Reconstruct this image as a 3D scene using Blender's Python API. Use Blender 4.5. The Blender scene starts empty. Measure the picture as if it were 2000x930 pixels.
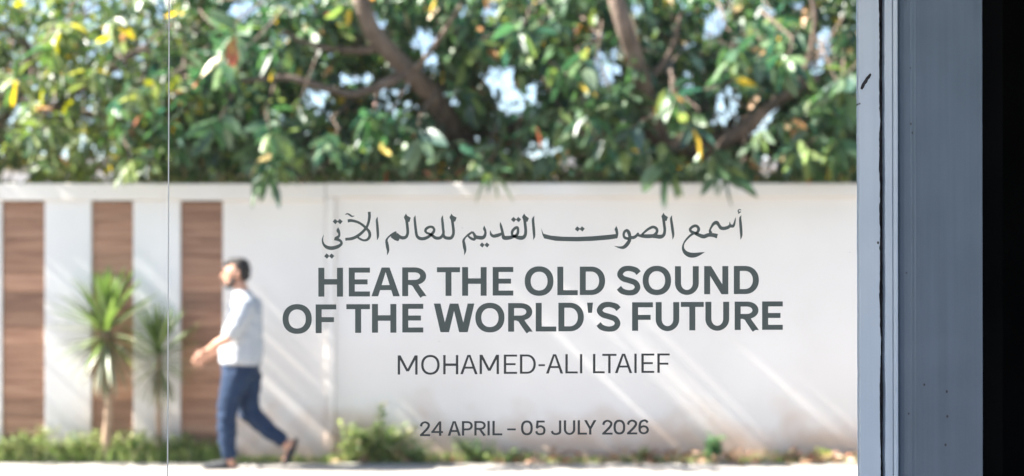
import bpy, bmesh, math, random
import numpy as np
from mathutils import Vector, Matrix, noise

random.seed(11)
rng = np.random.default_rng(11)
rad = math.radians

# ------------------------------------------------------------------ camera, sky, sun, exposure
scene = bpy.context.scene
col = scene.collection
CAM_H = 1.5
FPX = 2000 * 50 / 36.0          # focal length in photo pixels
HOR = 564.0                     # horizon row in the photo
cam_d = bpy.data.cameras.new('camera')
cam = bpy.data.objects.new('camera', cam_d)
col.objects.link(cam)
cam.location = (0, 0, CAM_H)
cam.rotation_euler = (rad(90), 0, 0)
cam_d.lens = 50
cam_d.sensor_width = 36
cam_d.shift_y = (HOR - 465.0) / 2000.0
cam_d.clip_start = 0.05
cam_d.clip_end = 3000
cam_d.dof.use_dof = True
cam_d.dof.focus_distance = 3.0
cam_d.dof.aperture_fstop = 2.5
scene.camera = cam

SUN_AZ, SUN_EL = 3.0, 43.0     # azimuth off the wall plane towards the camera side, elevation
to_sun = Vector((-math.cos(rad(SUN_AZ)) * math.cos(rad(SUN_EL)), -math.sin(rad(SUN_AZ)) * math.cos(rad(SUN_EL)), math.sin(rad(SUN_EL))))
world = bpy.data.worlds.new('World')
scene.world = world
world.use_nodes = True
wn = world.node_tree
sky = wn.nodes.new('ShaderNodeTexSky')
sky.sky_type = 'NISHITA'
sky.sun_disc = False
sky.sun_elevation = rad(SUN_EL)
sky.sun_rotation = math.atan2(to_sun.x, to_sun.y)
sky.air_density = 1.0
sky.dust_density = 0.9
wn.nodes['Background'].inputs['Strength'].default_value = 0.05
wn.links.new(sky.outputs[0], wn.nodes['Background'].inputs['Color'])
sun_d = bpy.data.lights.new('sun', 'SUN')
sun_d.energy = 4.0
sun_d.angle = rad(0.53)
sun_d.color = (1.0, 0.95, 0.88)
sun = bpy.data.objects.new('sun', sun_d)
col.objects.link(sun)
sun.location = (-20, -5, 20)
sun.rotation_euler = to_sun.to_track_quat('Z', 'Y').to_euler()
scene.view_settings.view_transform = 'Standard'
scene.view_settings.look = 'None'
scene.view_settings.gamma = 1
scene.view_settings.use_curve_mapping = False
scene.view_settings.exposure = 3.05
scene.cycles.use_denoising = True
scene.cycles.max_bounces = 8
scene.cycles.transparent_max_bounces = 16

# ------------------------------------------------------------------ helpers
def W(px, py, d):
    """a photo position at distance d as a world point"""
    return Vector(((px - 1000) / FPX * d, d, CAM_H + (HOR - py) / FPX * d))

def link(o, parent=None):
    col.objects.link(o)
    if parent is not None:
        o.parent = parent
    return o

def tag(o, label=None, cat=None, group=None, kind=None):
    if label: o['label'] = label
    if cat: o['category'] = cat
    if group: o['group'] = group
    if kind: o['kind'] = kind
    return o

def empty(name, loc=(0, 0, 0)):
    o = bpy.data.objects.new(name, None)
    o.empty_display_size = 0.1
    o.location = loc
    col.objects.link(o)
    return o

def mesh_obj(name, me, mat=None, parent=None, loc=None):
    o = bpy.data.objects.new(name, me)
    if mat is not None and not me.materials:
        me.materials.append(mat)
    col.objects.link(o)
    if parent is not None:
        o.parent = parent
        if parent.location.length > 0 and loc is None:
            o.location = -parent.location   # meshes are modelled in world coordinates
    if loc is not None:
        o.location = loc
    return o

def bm_obj(name, bm, mat=None, parent=None, smooth=False, loc=None):
    me = bpy.data.meshes.new(name)
    bm.normal_update()
    bm.to_mesh(me)
    bm.free()
    if smooth:
        me.shade_smooth()
    return mesh_obj(name, me, mat, parent, loc)

def box(bm, x0, x1, y0, y1, z0, z1, bevel=0.0):
    r = bmesh.ops.create_cube(bm, size=1.0)
    vs = r['verts']
    for v in vs:
        v.co.x = x0 if v.co.x < 0 else x1
        v.co.y = y0 if v.co.y < 0 else y1
        v.co.z = z0 if v.co.z < 0 else z1
    if bevel:
        es = list({e for v in vs for e in v.link_edges})
        bmesh.ops.bevel(bm, geom=es, offset=bevel, segments=2, affect='EDGES', profile=0.5)

def box_obj(name, x0, x1, y0, y1, z0, z1, mat, parent=None, bevel=0.0):
    bm = bmesh.new()
    box(bm, x0, x1, y0, y1, z0, z1, bevel)
    return bm_obj(name, bm, mat, parent)

def tris_mesh(name, verts, tris, colors=None, smooth=True):
    me = bpy.data.meshes.new(name)
    verts = np.asarray(verts, dtype=np.float32).reshape(-1, 3)
    tris = np.asarray(tris, dtype=np.int32).reshape(-1, 3)
    me.vertices.add(len(verts))
    me.vertices.foreach_set('co', verts.ravel())
    me.loops.add(tris.size)
    me.loops.foreach_set('vertex_index', tris.ravel())
    me.polygons.add(len(tris))
    me.polygons.foreach_set('loop_start', np.arange(0, tris.size, 3, dtype=np.int32))
    me.polygons.foreach_set('loop_total', np.full(len(tris), 3, dtype=np.int32))
    if colors is not None:
        a = me.color_attributes.new('tint', 'FLOAT_COLOR', 'POINT')
        c = np.ones((len(verts), 4), dtype=np.float32)
        c[:, :3] = colors
        a.data.foreach_set('color', c.ravel())
    me.update(calc_edges=True)
    me.validate()
    if smooth:
        me.shade_smooth()
    return me

def tube(bm, pts, sides=8):
    """pts: (Vector, radius) list, a tapered closed tube"""
    rings = []
    n = len(pts)
    for i, (p, r) in enumerate(pts):
        p = Vector(p)
        a = Vector(pts[max(i - 1, 0)][0]); b = Vector(pts[min(i + 1, n - 1)][0])
        d = (b - a).normalized()
        q = d.to_track_quat('Z', 'Y')
        rings.append([bm.verts.new(p + q @ Vector((math.cos(2 * math.pi * k / sides) * r, math.sin(2 * math.pi * k / sides) * r, 0))) for k in range(sides)])
    for i in range(n - 1):
        for k in range(sides):
            bm.faces.new((rings[i][k], rings[i][(k + 1) % sides], rings[i + 1][(k + 1) % sides], rings[i + 1][k]))
    bm.faces.new(rings[0][::-1]); bm.faces.new(rings[-1])

def catmull(pts, n=8, closed=False):
    """interpolate tuples of any size"""
    P = [np.array(p, float) for p in pts]
    m = len(P)
    out = []
    rngi = range(m) if closed else range(m - 1)
    for i in rngi:
        if closed:
            p0, p1, p2, p3 = P[(i - 1) % m], P[i], P[(i + 1) % m], P[(i + 2) % m]
        else:
            p1, p2 = P[i], P[i + 1]
            p0 = P[i - 1] if i > 0 else 2 * p1 - p2
            p3 = P[i + 2] if i + 2 < m else 2 * p2 - p1
        for k in range(n):
            t = k / n
            out.append(0.5 * ((2 * p1) + (-p0 + p2) * t + (2 * p0 - 5 * p1 + 4 * p2 - p3) * t * t + (-p0 + 3 * p1 - 3 * p2 + p3) * t ** 3))
    if not closed:
        out.append(P[-1])
    return out

# ------------------------------------------------------------------ materials
def new_mat(name):
    m = bpy.data.materials.new(name)
    m.use_nodes = True
    nt = m.node_tree
    return m, nt, nt.nodes['Principled BSDF']

def node(nt, t, **kw):
    n = nt.nodes.new(t)
    for k, v in kw.items():
        if k in n.inputs.keys():
            n.inputs[k].default_value = v
        else:
            setattr(n, k, v)
    return n

def ramp(nt, src, stops):
    r = nt.nodes.new('ShaderNodeValToRGB')
    e = r.color_ramp.elements
    while len(e) < len(stops):
        e.new(0.5)
    for el, (p, c) in zip(e, stops):
        el.position = p
        el.color = (*c, 1) if len(c) == 3 else c
    nt.links.new(src, r.inputs[0])
    return r.outputs[0]

def noisy(name, c1, c2, scale=6.0, rough=0.8, bump=0.2, bscale=60.0, stretch=(1, 1, 1), spec=0.3, detail=6.0, coord='Object', bdist=0.004):
    m, nt, b = new_mat(name)
    tc = node(nt, 'ShaderNodeTexCoord')
    mp = node(nt, 'ShaderNodeMapping')
    mp.inputs['Scale'].default_value = stretch
    nt.links.new(tc.outputs[coord], mp.inputs[0])
    n1 = node(nt, 'ShaderNodeTexNoise', Scale=scale, Detail=detail)
    nt.links.new(mp.outputs[0], n1.inputs['Vector'])
    c = ramp(nt, n1.outputs[0], [(0.3, c1), (0.7, c2)])
    nt.links.new(c, b.inputs['Base Color'])
    b.inputs['Roughness'].default_value = rough
    b.inputs['Specular IOR Level'].default_value = spec
    if bump:
        n2 = node(nt, 'ShaderNodeTexNoise', Scale=bscale, Detail=4.0)
        nt.links.new(mp.outputs[0], n2.inputs['Vector'])
        bp = node(nt, 'ShaderNodeBump', Strength=bump, Distance=bdist)
        nt.links.new(n2.outputs[0], bp.inputs['Height'])
        nt.links.new(bp.outputs[0], b.inputs['Normal'])
    return m

def leaf_mat(name, rough=0.36, trans=0.3, spec=0.5, gain=1.0):
    m, nt, b = new_mat(name)
    at = node(nt, 'ShaderNodeAttribute', attribute_name='tint')
    tc = node(nt, 'ShaderNodeTexCoord')
    n1 = node(nt, 'ShaderNodeTexNoise', Scale=9.0, Detail=3.0)
    nt.links.new(tc.outputs['Object'], n1.inputs['Vector'])
    mul = node(nt, 'ShaderNodeMixRGB', blend_type='MULTIPLY')
    mul.inputs[0].default_value = 1.0
    v = ramp(nt, n1.outputs[0], [(0.3, (0.75 * gain,) * 3), (0.7, (1.25 * gain,) * 3)])
    nt.links.new(at.outputs['Color'], mul.inputs[1]); nt.links.new(v, mul.inputs[2])
    nt.links.new(mul.outputs[0], b.inputs['Base Color'])
    b.inputs['Roughness'].default_value = rough
    b.inputs['Specular IOR Level'].default_value = spec
    tr = node(nt, 'ShaderNodeBsdfTranslucent')
    hs = node(nt, 'ShaderNodeHueSaturation', Saturation=1.15, Value=1.7)
    nt.links.new(mul.outputs[0], hs.inputs['Color'])
    nt.links.new(hs.outputs[0], tr.inputs['Color'])
    mx = node(nt, 'ShaderNodeMixShader')
    mx.inputs[0].default_value = trans
    nt.links.new(b.outputs[0], mx.inputs[1]); nt.links.new(tr.outputs[0], mx.inputs[2])
    nt.links.new(mx.outputs[0], nt.nodes['Material Output'].inputs['Surface'])
    return m

M_leaf = leaf_mat('waxy_leaf', rough=0.44, trans=0.34, gain=1.4, spec=0.7)
M_yucca = leaf_mat('yucca_leaf', rough=0.34, trans=0.2, spec=0.9)
M_weed = leaf_mat('weed_leaf', rough=0.6, trans=0.35, gain=1.3)
M_bark = noisy('bark', (0.09, 0.065, 0.05), (0.2, 0.15, 0.12), scale=9, rough=0.9, bump=0.6, bscale=30, stretch=(1, 1, 0.3), bdist=0.02)
M_ytrunk = noisy('yucca_trunk', (0.25, 0.17, 0.11), (0.42, 0.31, 0.22), scale=14, rough=0.9, bump=0.6, bscale=40, stretch=(1, 1, 2.5), bdist=0.01)
M_concrete = noisy('concrete_paving', (0.24, 0.222, 0.2), (0.34, 0.318, 0.29), scale=1.6, rough=0.9, bump=0.25, bscale=90)
M_kerb = noisy('kerb_stone', (0.3, 0.29, 0.27), (0.42, 0.4, 0.38), scale=4, rough=0.9, bump=0.3)
M_asphalt = noisy('asphalt', (0.04, 0.04, 0.042), (0.07, 0.07, 0.072), scale=3, rough=0.9, bump=0.5, bscale=180)
M_ground = noisy('bare_ground', (0.16, 0.12, 0.08), (0.26, 0.2, 0.14), scale=0.8, rough=0.95, bump=0.4, bscale=30)
M_soil = noisy('soil', (0.2, 0.14, 0.09), (0.36, 0.27, 0.19), scale=7, rough=0.95, bump=0.6, bscale=40, bdist=0.01)
M_porch = noisy('porch_plaster', (0.3, 0.31, 0.33), (0.38, 0.39, 0.41), scale=2, rough=0.9, bump=0.1)
M_blocker = noisy('blocker_dark_brown', (0.07, 0.06, 0.055), (0.1, 0.085, 0.075), scale=2, rough=0.9, bump=0.2)  # dark tone keeps the added wall dim in the glass
M_tiles = noisy('porch_floor_tile', (0.16, 0.155, 0.15), (0.22, 0.21, 0.2), scale=3, rough=0.6, bump=0.05)
M_dark = noisy('unlit_room_black', (0.003, 0.0035, 0.004), (0.005, 0.0055, 0.006), scale=3, rough=1.0, bump=0.05, spec=0.0)  # near-black stands in for the darkness of the unlit room
M_house = noisy('house_render', (0.66, 0.66, 0.66), (0.76, 0.75, 0.74), scale=0.7, rough=0.9, bump=0.1)
M_glassdark = noisy('house_glass', (0.05, 0.06, 0.07), (0.08, 0.09, 0.1), scale=0.5, rough=0.1, bump=0.0, spec=0.6)
M_vinyl = noisy('grey_vinyl', (0.098, 0.122, 0.120), (0.108, 0.132, 0.130), scale=12, rough=0.65, bump=0.0, spec=0.25)
M_vinyl2 = noisy('charcoal_vinyl', (0.064, 0.069, 0.071), (0.072, 0.077, 0.078), scale=12, rough=0.65, bump=0.0, spec=0.25)
M_joint = noisy('silicone_joint', (0.72, 0.74, 0.75), (0.82, 0.83, 0.84), scale=30, rough=0.4, bump=0.0)
_nt = M_joint.node_tree; _tr = node(_nt, 'ShaderNodeBsdfTranslucent'); _tr.inputs['Color'].default_value = (0.88, 0.9, 0.9, 1)
_mx = node(_nt, 'ShaderNodeMixShader'); _mx.inputs[0].default_value = 0.6
_nt.links.new(_nt.nodes['Principled BSDF'].outputs[0], _mx.inputs[1]); _nt.links.new(_tr.outputs[0], _mx.inputs[2]); _nt.links.new(_mx.outputs[0], _nt.nodes['Material Output'].inputs['Surface'])
M_gap = noisy('gap_filler', (0.012, 0.013, 0.016), (0.05, 0.05, 0.055), scale=40, rough=0.95, bump=0.3)
M_skin = noisy('skin', (0.42, 0.22, 0.145), (0.5, 0.275, 0.185), scale=14, rough=0.5, bump=0.05)
M_hair = noisy('dark_hair', (0.008, 0.007, 0.007), (0.022, 0.018, 0.016), scale=60, rough=0.55, bump=0.5, bscale=120)
M_shirt = noisy('white_cotton', (0.36, 0.38, 0.405), (0.42, 0.44, 0.465), scale=5, rough=0.9, bump=0.15, bscale=25, bdist=0.01)
M_denim = noisy('navy_denim', (0.008, 0.021, 0.052), (0.016, 0.036, 0.078), scale=8, rough=0.85, bump=0.2, bscale=30, bdist=0.01)
M_shoe = noisy('dark_shoe', (0.022, 0.024, 0.027), (0.04, 0.042, 0.045), scale=20, rough=0.6, bump=0.1)
M_litter = leaf_mat('dry_leaf', rough=0.7, trans=0.1)

# painted plaster of the street wall: white with rust-brown splash stains low down and faint runs
def plaster(name, base, base2, stain_amt):
    m, nt, b = new_mat(name)
    tc = node(nt, 'ShaderNodeTexCoord')
    n1 = node(nt, 'ShaderNodeTexNoise', Scale=1.3, Detail=8.0)
    nt.links.new(tc.outputs['Object'], n1.inputs['Vector'])
    c = ramp(nt, n1.outputs[0], [(0.3, base), (0.7, base2)])
    sx = node(nt, 'ShaderNodeSeparateXYZ')
    nt.links.new(tc.outputs['Object'], sx.inputs[0])
    n2 = node(nt, 'ShaderNodeTexNoise', Scale=2.2, Detail=7.0, Roughness=0.6)
    nt.links.new(tc.outputs['Object'], n2.inputs['Vector'])
    mr = node(nt, 'ShaderNodeMapRange')
    mr.inputs['From Min'].default_value = 0.05; mr.inputs['From Max'].default_value = 0.75
    mr.inputs['To Min'].default_value = 0.42; mr.inputs['To Max'].default_value = -0.25
    nt.links.new(sx.outputs['Z'], mr.inputs['Value'])
    ad = node(nt, 'ShaderNodeMath', operation='ADD')
    nt.links.new(n2.outputs[0], ad.inputs[0]); nt.links.new(mr.outputs[0], ad.inputs[1])
    f = ramp(nt, ad.outputs[0], [(0.5, (0, 0, 0)), (0.85, (stain_amt,) * 3)])
    mx = node(nt, 'ShaderNodeMixRGB')
    nt.links.new(f, mx.inputs[0]); nt.links.new(c, mx.inputs[1])
    mx.inputs[2].default_value = (0.5, 0.3, 0.17, 1)
    nt.links.new(mx.outputs[0], b.inputs['Base Color'])
    b.inputs['Roughness'].default_value = 0.85
    b.inputs['Specular IOR Level'].default_value = 0.2
    n3 = node(nt, 'ShaderNodeTexNoise', Scale=35.0, Detail=5.0)
    nt.links.new(tc.outputs['Object'], n3.inputs['Vector'])
    bp = node(nt, 'ShaderNodeBump', Strength=0.25, Distance=0.004)
    nt.links.new(n3.outputs[0], bp.inputs['Height'])
    nt.links.new(bp.outputs[0], b.inputs['Normal'])
    return m
M_plaster = plaster('white_plaster', (0.735, 0.69, 0.64), (0.805, 0.76, 0.71), 0.62)
M_pilaster = plaster('pilaster_paint', (0.73, 0.705, 0.68), (0.80, 0.775, 0.745), 0.35)

# brown plank wood, each plank its own tone
def wood():
    m, nt, b = new_mat('brown_plank')
    tc = node(nt, 'ShaderNodeTexCoord')
    oi = node(nt, 'ShaderNodeObjectInfo')
    ad = node(nt, 'ShaderNodeVectorMath', operation='ADD')
    sc = node(nt, 'ShaderNodeVectorMath', operation='SCALE')
    cmb = node(nt, 'ShaderNodeCombineXYZ')
    nt.links.new(oi.outputs['Random'], cmb.inputs[0]); nt.links.new(oi.outputs['Random'], cmb.inputs[2])
    nt.links.new(cmb.outputs[0], sc.inputs[0]); sc.inputs['Scale'].default_value = 37.0
    nt.links.new(tc.outputs['Object'], ad.inputs[0]); nt.links.new(sc.outputs[0], ad.inputs[1])
    mp = node(nt, 'ShaderNodeMapping'); mp.inputs['Scale'].default_value = (1.2, 6, 18)
    nt.links.new(ad.outputs[0], mp.inputs[0])
    n1 = node(nt, 'ShaderNodeTexNoise', Scale=1.6, Detail=7.0, Distortion=0.7)
    nt.links.new(mp.outputs[0], n1.inputs['Vector'])
    c = ramp(nt, n1.outputs[0], [(0.28, (0.24, 0.115, 0.068)), (0.55, (0.38, 0.205, 0.125)), (0.78, (0.48, 0.285, 0.185))])
    mr = node(nt, 'ShaderNodeMapRange'); mr.inputs['To Min'].default_value = 0.66; mr.inputs['To Max'].default_value = 1.25
    nt.links.new(oi.outputs['Random'], mr.inputs['Value'])
    ml = node(nt, 'ShaderNodeMixRGB', blend_type='MULTIPLY'); ml.inputs[0].default_value = 1
    nt.links.new(c, ml.inputs[1]); nt.links.new(mr.outputs[0], ml.inputs[2])
    nt.links.new(ml.outputs[0], b.inputs['Base Color'])
    b.inputs['Roughness'].default_value = 0.6
    bp = node(nt, 'ShaderNodeBump', Strength=0.3, Distance=0.003)
    nt.links.new(n1.outputs[0], bp.inputs['Height']); nt.links.new(bp.outputs[0], b.inputs['Normal'])
    return m
M_wood = wood()

# worn gloss paint on the window frame: vertical brush marks, grain, dark chips
def paint(name, c1, c2, rough, spots=0.0):
    m, nt, b = new_mat(name)
    tc = node(nt, 'ShaderNodeTexCoord')
    mp = node(nt, 'ShaderNodeMapping'); mp.inputs['Scale'].default_value = (60, 60, 1.6)
    nt.links.new(tc.outputs['Object'], mp.inputs[0])
    n1 = node(nt, 'ShaderNodeTexNoise', Scale=1.0, Detail=6.0)
    nt.links.new(mp.outputs[0], n1.inputs['Vector'])
    n4 = node(nt, 'ShaderNodeTexNoise', Scale=7.0, Detail=4.0)
    nt.links.new(tc.outputs['Object'], n4.inputs['Vector'])
    av = node(nt, 'ShaderNodeMath', operation='ADD')
    nt.links.new(n1.outputs[0], av.inputs[0]); nt.links.new(n4.outputs[0], av.inputs[1])
    hv = node(nt, 'ShaderNodeMath', operation='MULTIPLY'); hv.inputs[1].default_value = 0.5
    nt.links.new(av.outputs[0], hv.inputs[0])
    c = ramp(nt, hv.outputs[0], [(0.3, c1), (0.7, c2)])
    out = c
    if spots:
        vo = node(nt, 'ShaderNodeTexVoronoi', Scale=26.0)
        mp2 = node(nt, 'ShaderNodeMapping'); mp2.inputs['Scale'].default_value = (1, 0.05, 0.75)
        nt.links.new(tc.outputs['Object'], mp2.inputs[0]); nt.links.new(mp2.outputs[0], vo.inputs['Vector'])
        dots = ramp(nt, vo.outputs['Distance'], [(0.045, (1, 1, 1)), (0.075, (0, 0, 0))])
        pick = node(nt, 'ShaderNodeSeparateColor')
        nt.links.new(vo.outputs['Color'], pick.inputs[0])
        gt = node(nt, 'ShaderNodeMath', operation='GREATER_THAN'); gt.inputs[1].default_value = 1 - spots
        nt.links.new(pick.outputs[0], gt.inputs[0])
        mu = node(nt, 'ShaderNodeMath', operation='MULTIPLY')
        nt.links.new(dots, mu.inputs[0]); nt.links.new(gt.outputs[0], mu.inputs[1])
        mx = node(nt, 'ShaderNodeMixRGB')
        nt.links.new(mu.outputs[0], mx.inputs[0]); nt.links.new(c, mx.inputs[1])
        mx.inputs[2].default_value = (0.03, 0.032, 0.04, 1)
        out = mx.outputs[0]
    nt.links.new(out, b.inputs['Base Color'])
    b.inputs['Roughness'].default_value = rough
    b.inputs['Specular IOR Level'].default_value = 0.4
    n2 = node(nt, 'ShaderNodeTexNoise', Scale=2.5, Detail=5.0)
    nt.links.new(mp.outputs[0], n2.inputs['Vector'])
    n3 = node(nt, 'ShaderNodeTexNoise', Scale=160.0, Detail=3.0)
    nt.links.new(tc.outputs['Object'], n3.inputs['Vector'])
    ad = node(nt, 'ShaderNodeMath', operation='ADD')
    nt.links.new(n2.outputs[0], ad.inputs[0]); nt.links.new(n3.outputs[0], ad.inputs[1])
    bp = node(nt, 'ShaderNodeBump', Strength=0.22, Distance=0.0015)
    nt.links.new(ad.outputs[0], bp.inputs['Height'])
    nt.links.new(bp.outputs[0], b.inputs['Normal'])
    return m
M_frame = paint('pale_blue_grey_paint', (0.42, 0.51, 0.62), (0.49, 0.58, 0.69), 0.55, 0.05)
M_board = paint('slate_blue_board', (0.085, 0.121, 0.168), (0.122, 0.168, 0.228), 0.42, 0.42)  # wide board darker and bluer than the narrow strips

# clear float glass: sharp weak mirror by Fresnel, a little dust on it
def glass():
    m, nt, b = new_mat('clear_glass')
    nt.nodes.remove(b)
    tr = node(nt, 'ShaderNodeBsdfTransparent'); tr.inputs['Color'].default_value = (0.985, 0.985, 0.983, 1)
    gl = node(nt, 'ShaderNodeBsdfGlossy'); gl.inputs['Roughness'].default_value = 0.0
    fr = node(nt, 'ShaderNodeFresnel', IOR=1.5)
    mx = node(nt, 'ShaderNodeMixShader')
    nt.links.new(fr.outputs[0], mx.inputs[0]); nt.links.new(tr.outputs[0], mx.inputs[1]); nt.links.new(gl.outputs[0], mx.inputs[2])
    df = node(nt, 'ShaderNodeBsdfDiffuse'); df.inputs['Color'].default_value = (0.7, 0.7, 0.68, 1)
    tc = node(nt, 'ShaderNodeTexCoord')
    n1 = node(nt, 'ShaderNodeTexNoise', Scale=3.0, Detail=6.0)
    nt.links.new(tc.outputs['Object'], n1.inputs['Vector'])
    f = ramp(nt, n1.outputs[0], [(0.3, (0.0005,) * 3), (0.75, (0.0035,) * 3)])
    vo = node(nt, 'ShaderNodeTexVoronoi', Scale=14.0)
    nt.links.new(tc.outputs['Object'], vo.inputs['Vector'])
    dots = ramp(nt, vo.outputs['Distance'], [(0.012, (0.8,) * 3), (0.02, (0, 0, 0))])
    ad = node(nt, 'ShaderNodeMath', operation='ADD')
    nt.links.new(f, ad.inputs[0]); nt.links.new(dots, ad.inputs[1])
    mx2 = node(nt, 'ShaderNodeMixShader')
    nt.links.new(ad.outputs[0], mx2.inputs[0]); nt.links.new(mx.outputs[0], mx2.inputs[1]); nt.links.new(df.outputs[0], mx2.inputs[2])
    nt.links.new(mx2.outputs[0], nt.nodes['Material Output'].inputs['Surface'])
    return m
M_glass = glass()

# ------------------------------------------------------------------ setting: ground, road, pavement
DW = 12.5                       # distance of the street wall's face
def sheet(name, x0, x1, y0, y1, z, mat, kind='structure'):
    bm = bmesh.new()
    f = bm.faces.new([bm.verts.new((x0, y0, z)), bm.verts.new((x1, y0, z)), bm.verts.new((x1, y1, z)), bm.verts.new((x0, y1, z))])
    o = bm_obj(name, bm, mat)
    return tag(o, kind=kind)
sheet('ground', -600, 600, -600, 900, -0.16, M_ground)
sheet('road', -60, 60, 4.2, 9.0, -0.13, M_asphalt)
tag(box_obj('pavement', -30, 30, 9.15, 12.22, -0.2, 0.0, M_concrete), kind='structure')
tag(box_obj('kerb', -30, 30, 9.0, 9.147, -0.2, 0.004, M_kerb, bevel=0.01), kind='structure')
# planting strip of loose soil along the wall foot
nx, ny = 400, 5
gv, gf = [], []
for j in range(ny):
    for i in range(nx):
        x = -12 + 24 * i / (nx - 1); y = 12.222 + 0.3 * j / (ny - 1)
        gv.append((x, y, -0.02 + 0.03 * noise.noise(Vector((x * 4, y * 6, 0))) + (0.02 if 0 < j else 0)))
for j in range(ny - 1):
    for i in range(nx - 1):
        a = j * nx + i
        gf += [(a, a + 1, a + nx + 1), (a, a + nx + 1, a + nx)]
tag(mesh_obj('soil_strip', tris_mesh('soil_strip', gv, gf), M_soil), kind='structure')

# ------------------------------------------------------------------ street wall, left: pilasters and plank panels
def X(px, d=DW): return (px - 1000) / FPX * d
def Z(py, d=DW): return CAM_H + (HOR - py) / FPX * d
ZTOP, ZBEAM = Z(359), Z(392)
pw = empty('panelled_wall', (X(220), DW, 0))
tag(pw, 'white wall with tall bays of brown horizontal planks behind the yuccas', 'wall')
bays = [(-522, -438), (-347, -263), (-172, -88), (3, 87), (178, 260), (352, 435)]
edges = [-600] + [v for b_ in bays for v in b_] + [636]
for i in range(0, len(edges), 2):
    x0, x1 = X(edges[i]), X(edges[i + 1])
    bm = bmesh.new(); box(bm, x0, x1, DW, DW + 0.22, -0.1, ZBEAM, 0.006)
    bm_obj('pilaster', bm, M_plaster if i == len(edges) - 2 else M_pilaster, pw)
bm = bmesh.new(); box(bm, X(-600), X(636), DW - 0.03, DW + 0.25, ZBEAM + 0.001, ZTOP, 0.008)
bm_obj('coping_beam', bm, M_plaster, pw)
NP = 14
for (a, b_) in bays:
    x0, x1 = X(a) + 0.003, X(b_) - 0.003
    back = box_obj('wood_panel', x0, x1, DW + 0.05, DW + 0.2, -0.05, ZBEAM - 0.004, M_gap, pw)
    h = (ZBEAM - 0.06) / NP
    me = None
    for k in range(NP):
        if me is None:
            bm = bmesh.new(); box(bm, 0, x1 - x0, -0.022, 0, 0.0, h - 0.004, 0.002)
            me = bpy.data.meshes.new('plank'); bm.to_mesh(me); bm.free(); me.materials.append(M_wood)
        o = bpy.data.objects.new('plank', me)
        col.objects.link(o); o.parent = back
        o.location = (x0, DW + 0.0485 - 0.003 * random.random(), 0.05 + h * k)
# ------------------------------------------------------------------ street wall, right: plain plaster wall
wr = empty('boundary_wall', (X(1150), DW, 0))
tag(wr, 'long plain white plaster wall with stained foot, under the trees', 'wall')
bm = bmesh.new(); box(bm, X(655), 9.0, DW + 0.012, DW + 0.22, -0.1, ZTOP - 0.12, 0.006)
bm_obj('wall_face', bm, M_plaster, wr)
bm = bmesh.new(); box(bm, X(636) + 0.004, 9.0, DW - 0.028, DW + 0.25, ZTOP - 0.118, ZTOP + 0.004, 0.01)
bm_obj('coping', bm, M_plaster, wr)
bm = bmesh.new(); box(bm, X(636) + 0.004, X(655) - 0.002, DW - 0.018, DW + 0.215, -0.1, ZTOP - 0.122, 0.008)
bm_obj('end_pier', bm, M_plaster, wr)

# ------------------------------------------------------------------ white house far behind the trees
hs = empty('white_house', (0, 34, 0))
tag(hs, 'white flat roofed house glimpsed through gaps in the trees', 'house')
box_obj('wall', -17, 16, 34, 44, -0.1, 4.35, M_house, hs)
box_obj('parapet', -17.1, 16.1, 33.9, 44.1, 4.352, 4.62, M_house, hs, 0.02)
for xw in (-14.5, -11, -7.5, -3.5, 0.2, 6.6, 10.2, 13.5):
    w = box_obj('window', xw - 0.6, xw + 0.6, 33.96, 33.998, 1.3, 2.75, M_house, hs)
    g = box_obj('pane', xw - 0.52, xw + 0.52, 33.945, 33.958, 1.38, 2.67, M_glassdark, None)
    g.parent = w; g.location = (0, 0, 0)

# ------------------------------------------------------------------ gallery front, with an unseen porch added over the camera
DP = 3.0
gb = empty('gallery_front', (0.0, DP, 0))
tag(gb, 'dark gallery doorway opening beside the pale blue window frame', 'building')
box_obj('added_shade_roof', -5.5, 3.4, 0.6, 3.4, 2.95, 3.15, M_porch, gb)  # unseen roof added to keep direct sun off the window frame
box_obj('lintel', -2.6, 3.4, DP + 0.03, DP + 0.25, 2.57, 2.948, M_porch, gb)
box_obj('sill_wall', -2.6, 0.725, DP + 0.03, DP + 0.25, -0.1, 0.62, M_porch, gb)
box_obj('side_pier', -2.95, -2.602, DP - 0.05, DP + 0.3, -0.1, 2.949, M_porch, gb)
XR = 0.9955                      # left edge of the dark doorway
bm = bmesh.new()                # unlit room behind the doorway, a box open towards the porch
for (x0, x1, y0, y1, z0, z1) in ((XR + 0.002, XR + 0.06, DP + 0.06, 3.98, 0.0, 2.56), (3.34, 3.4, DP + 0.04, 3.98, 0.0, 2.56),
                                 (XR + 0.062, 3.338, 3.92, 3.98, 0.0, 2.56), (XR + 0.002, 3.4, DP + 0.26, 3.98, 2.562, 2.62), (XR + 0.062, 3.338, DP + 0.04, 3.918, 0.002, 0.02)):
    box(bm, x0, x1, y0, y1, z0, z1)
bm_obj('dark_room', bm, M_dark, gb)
tag(box_obj('porch_floor', -5.5, 3.4, 0.6, 4.2, -0.2, 0.0, M_tiles), kind='structure')
tag(box_obj('bounce_slab', -14, 12, -6.0, 0.598, -0.2, 0.0, M_concrete), kind='structure')  # unseen pale ground added to bounce sunlight onto the window frame
tag(box_obj('reflection_blocker', -14, 12, -6.3, -6.002, -0.2, 4.2, M_blocker), kind='structure')  # unseen wall added behind the camera to darken reflections in the glass

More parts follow.
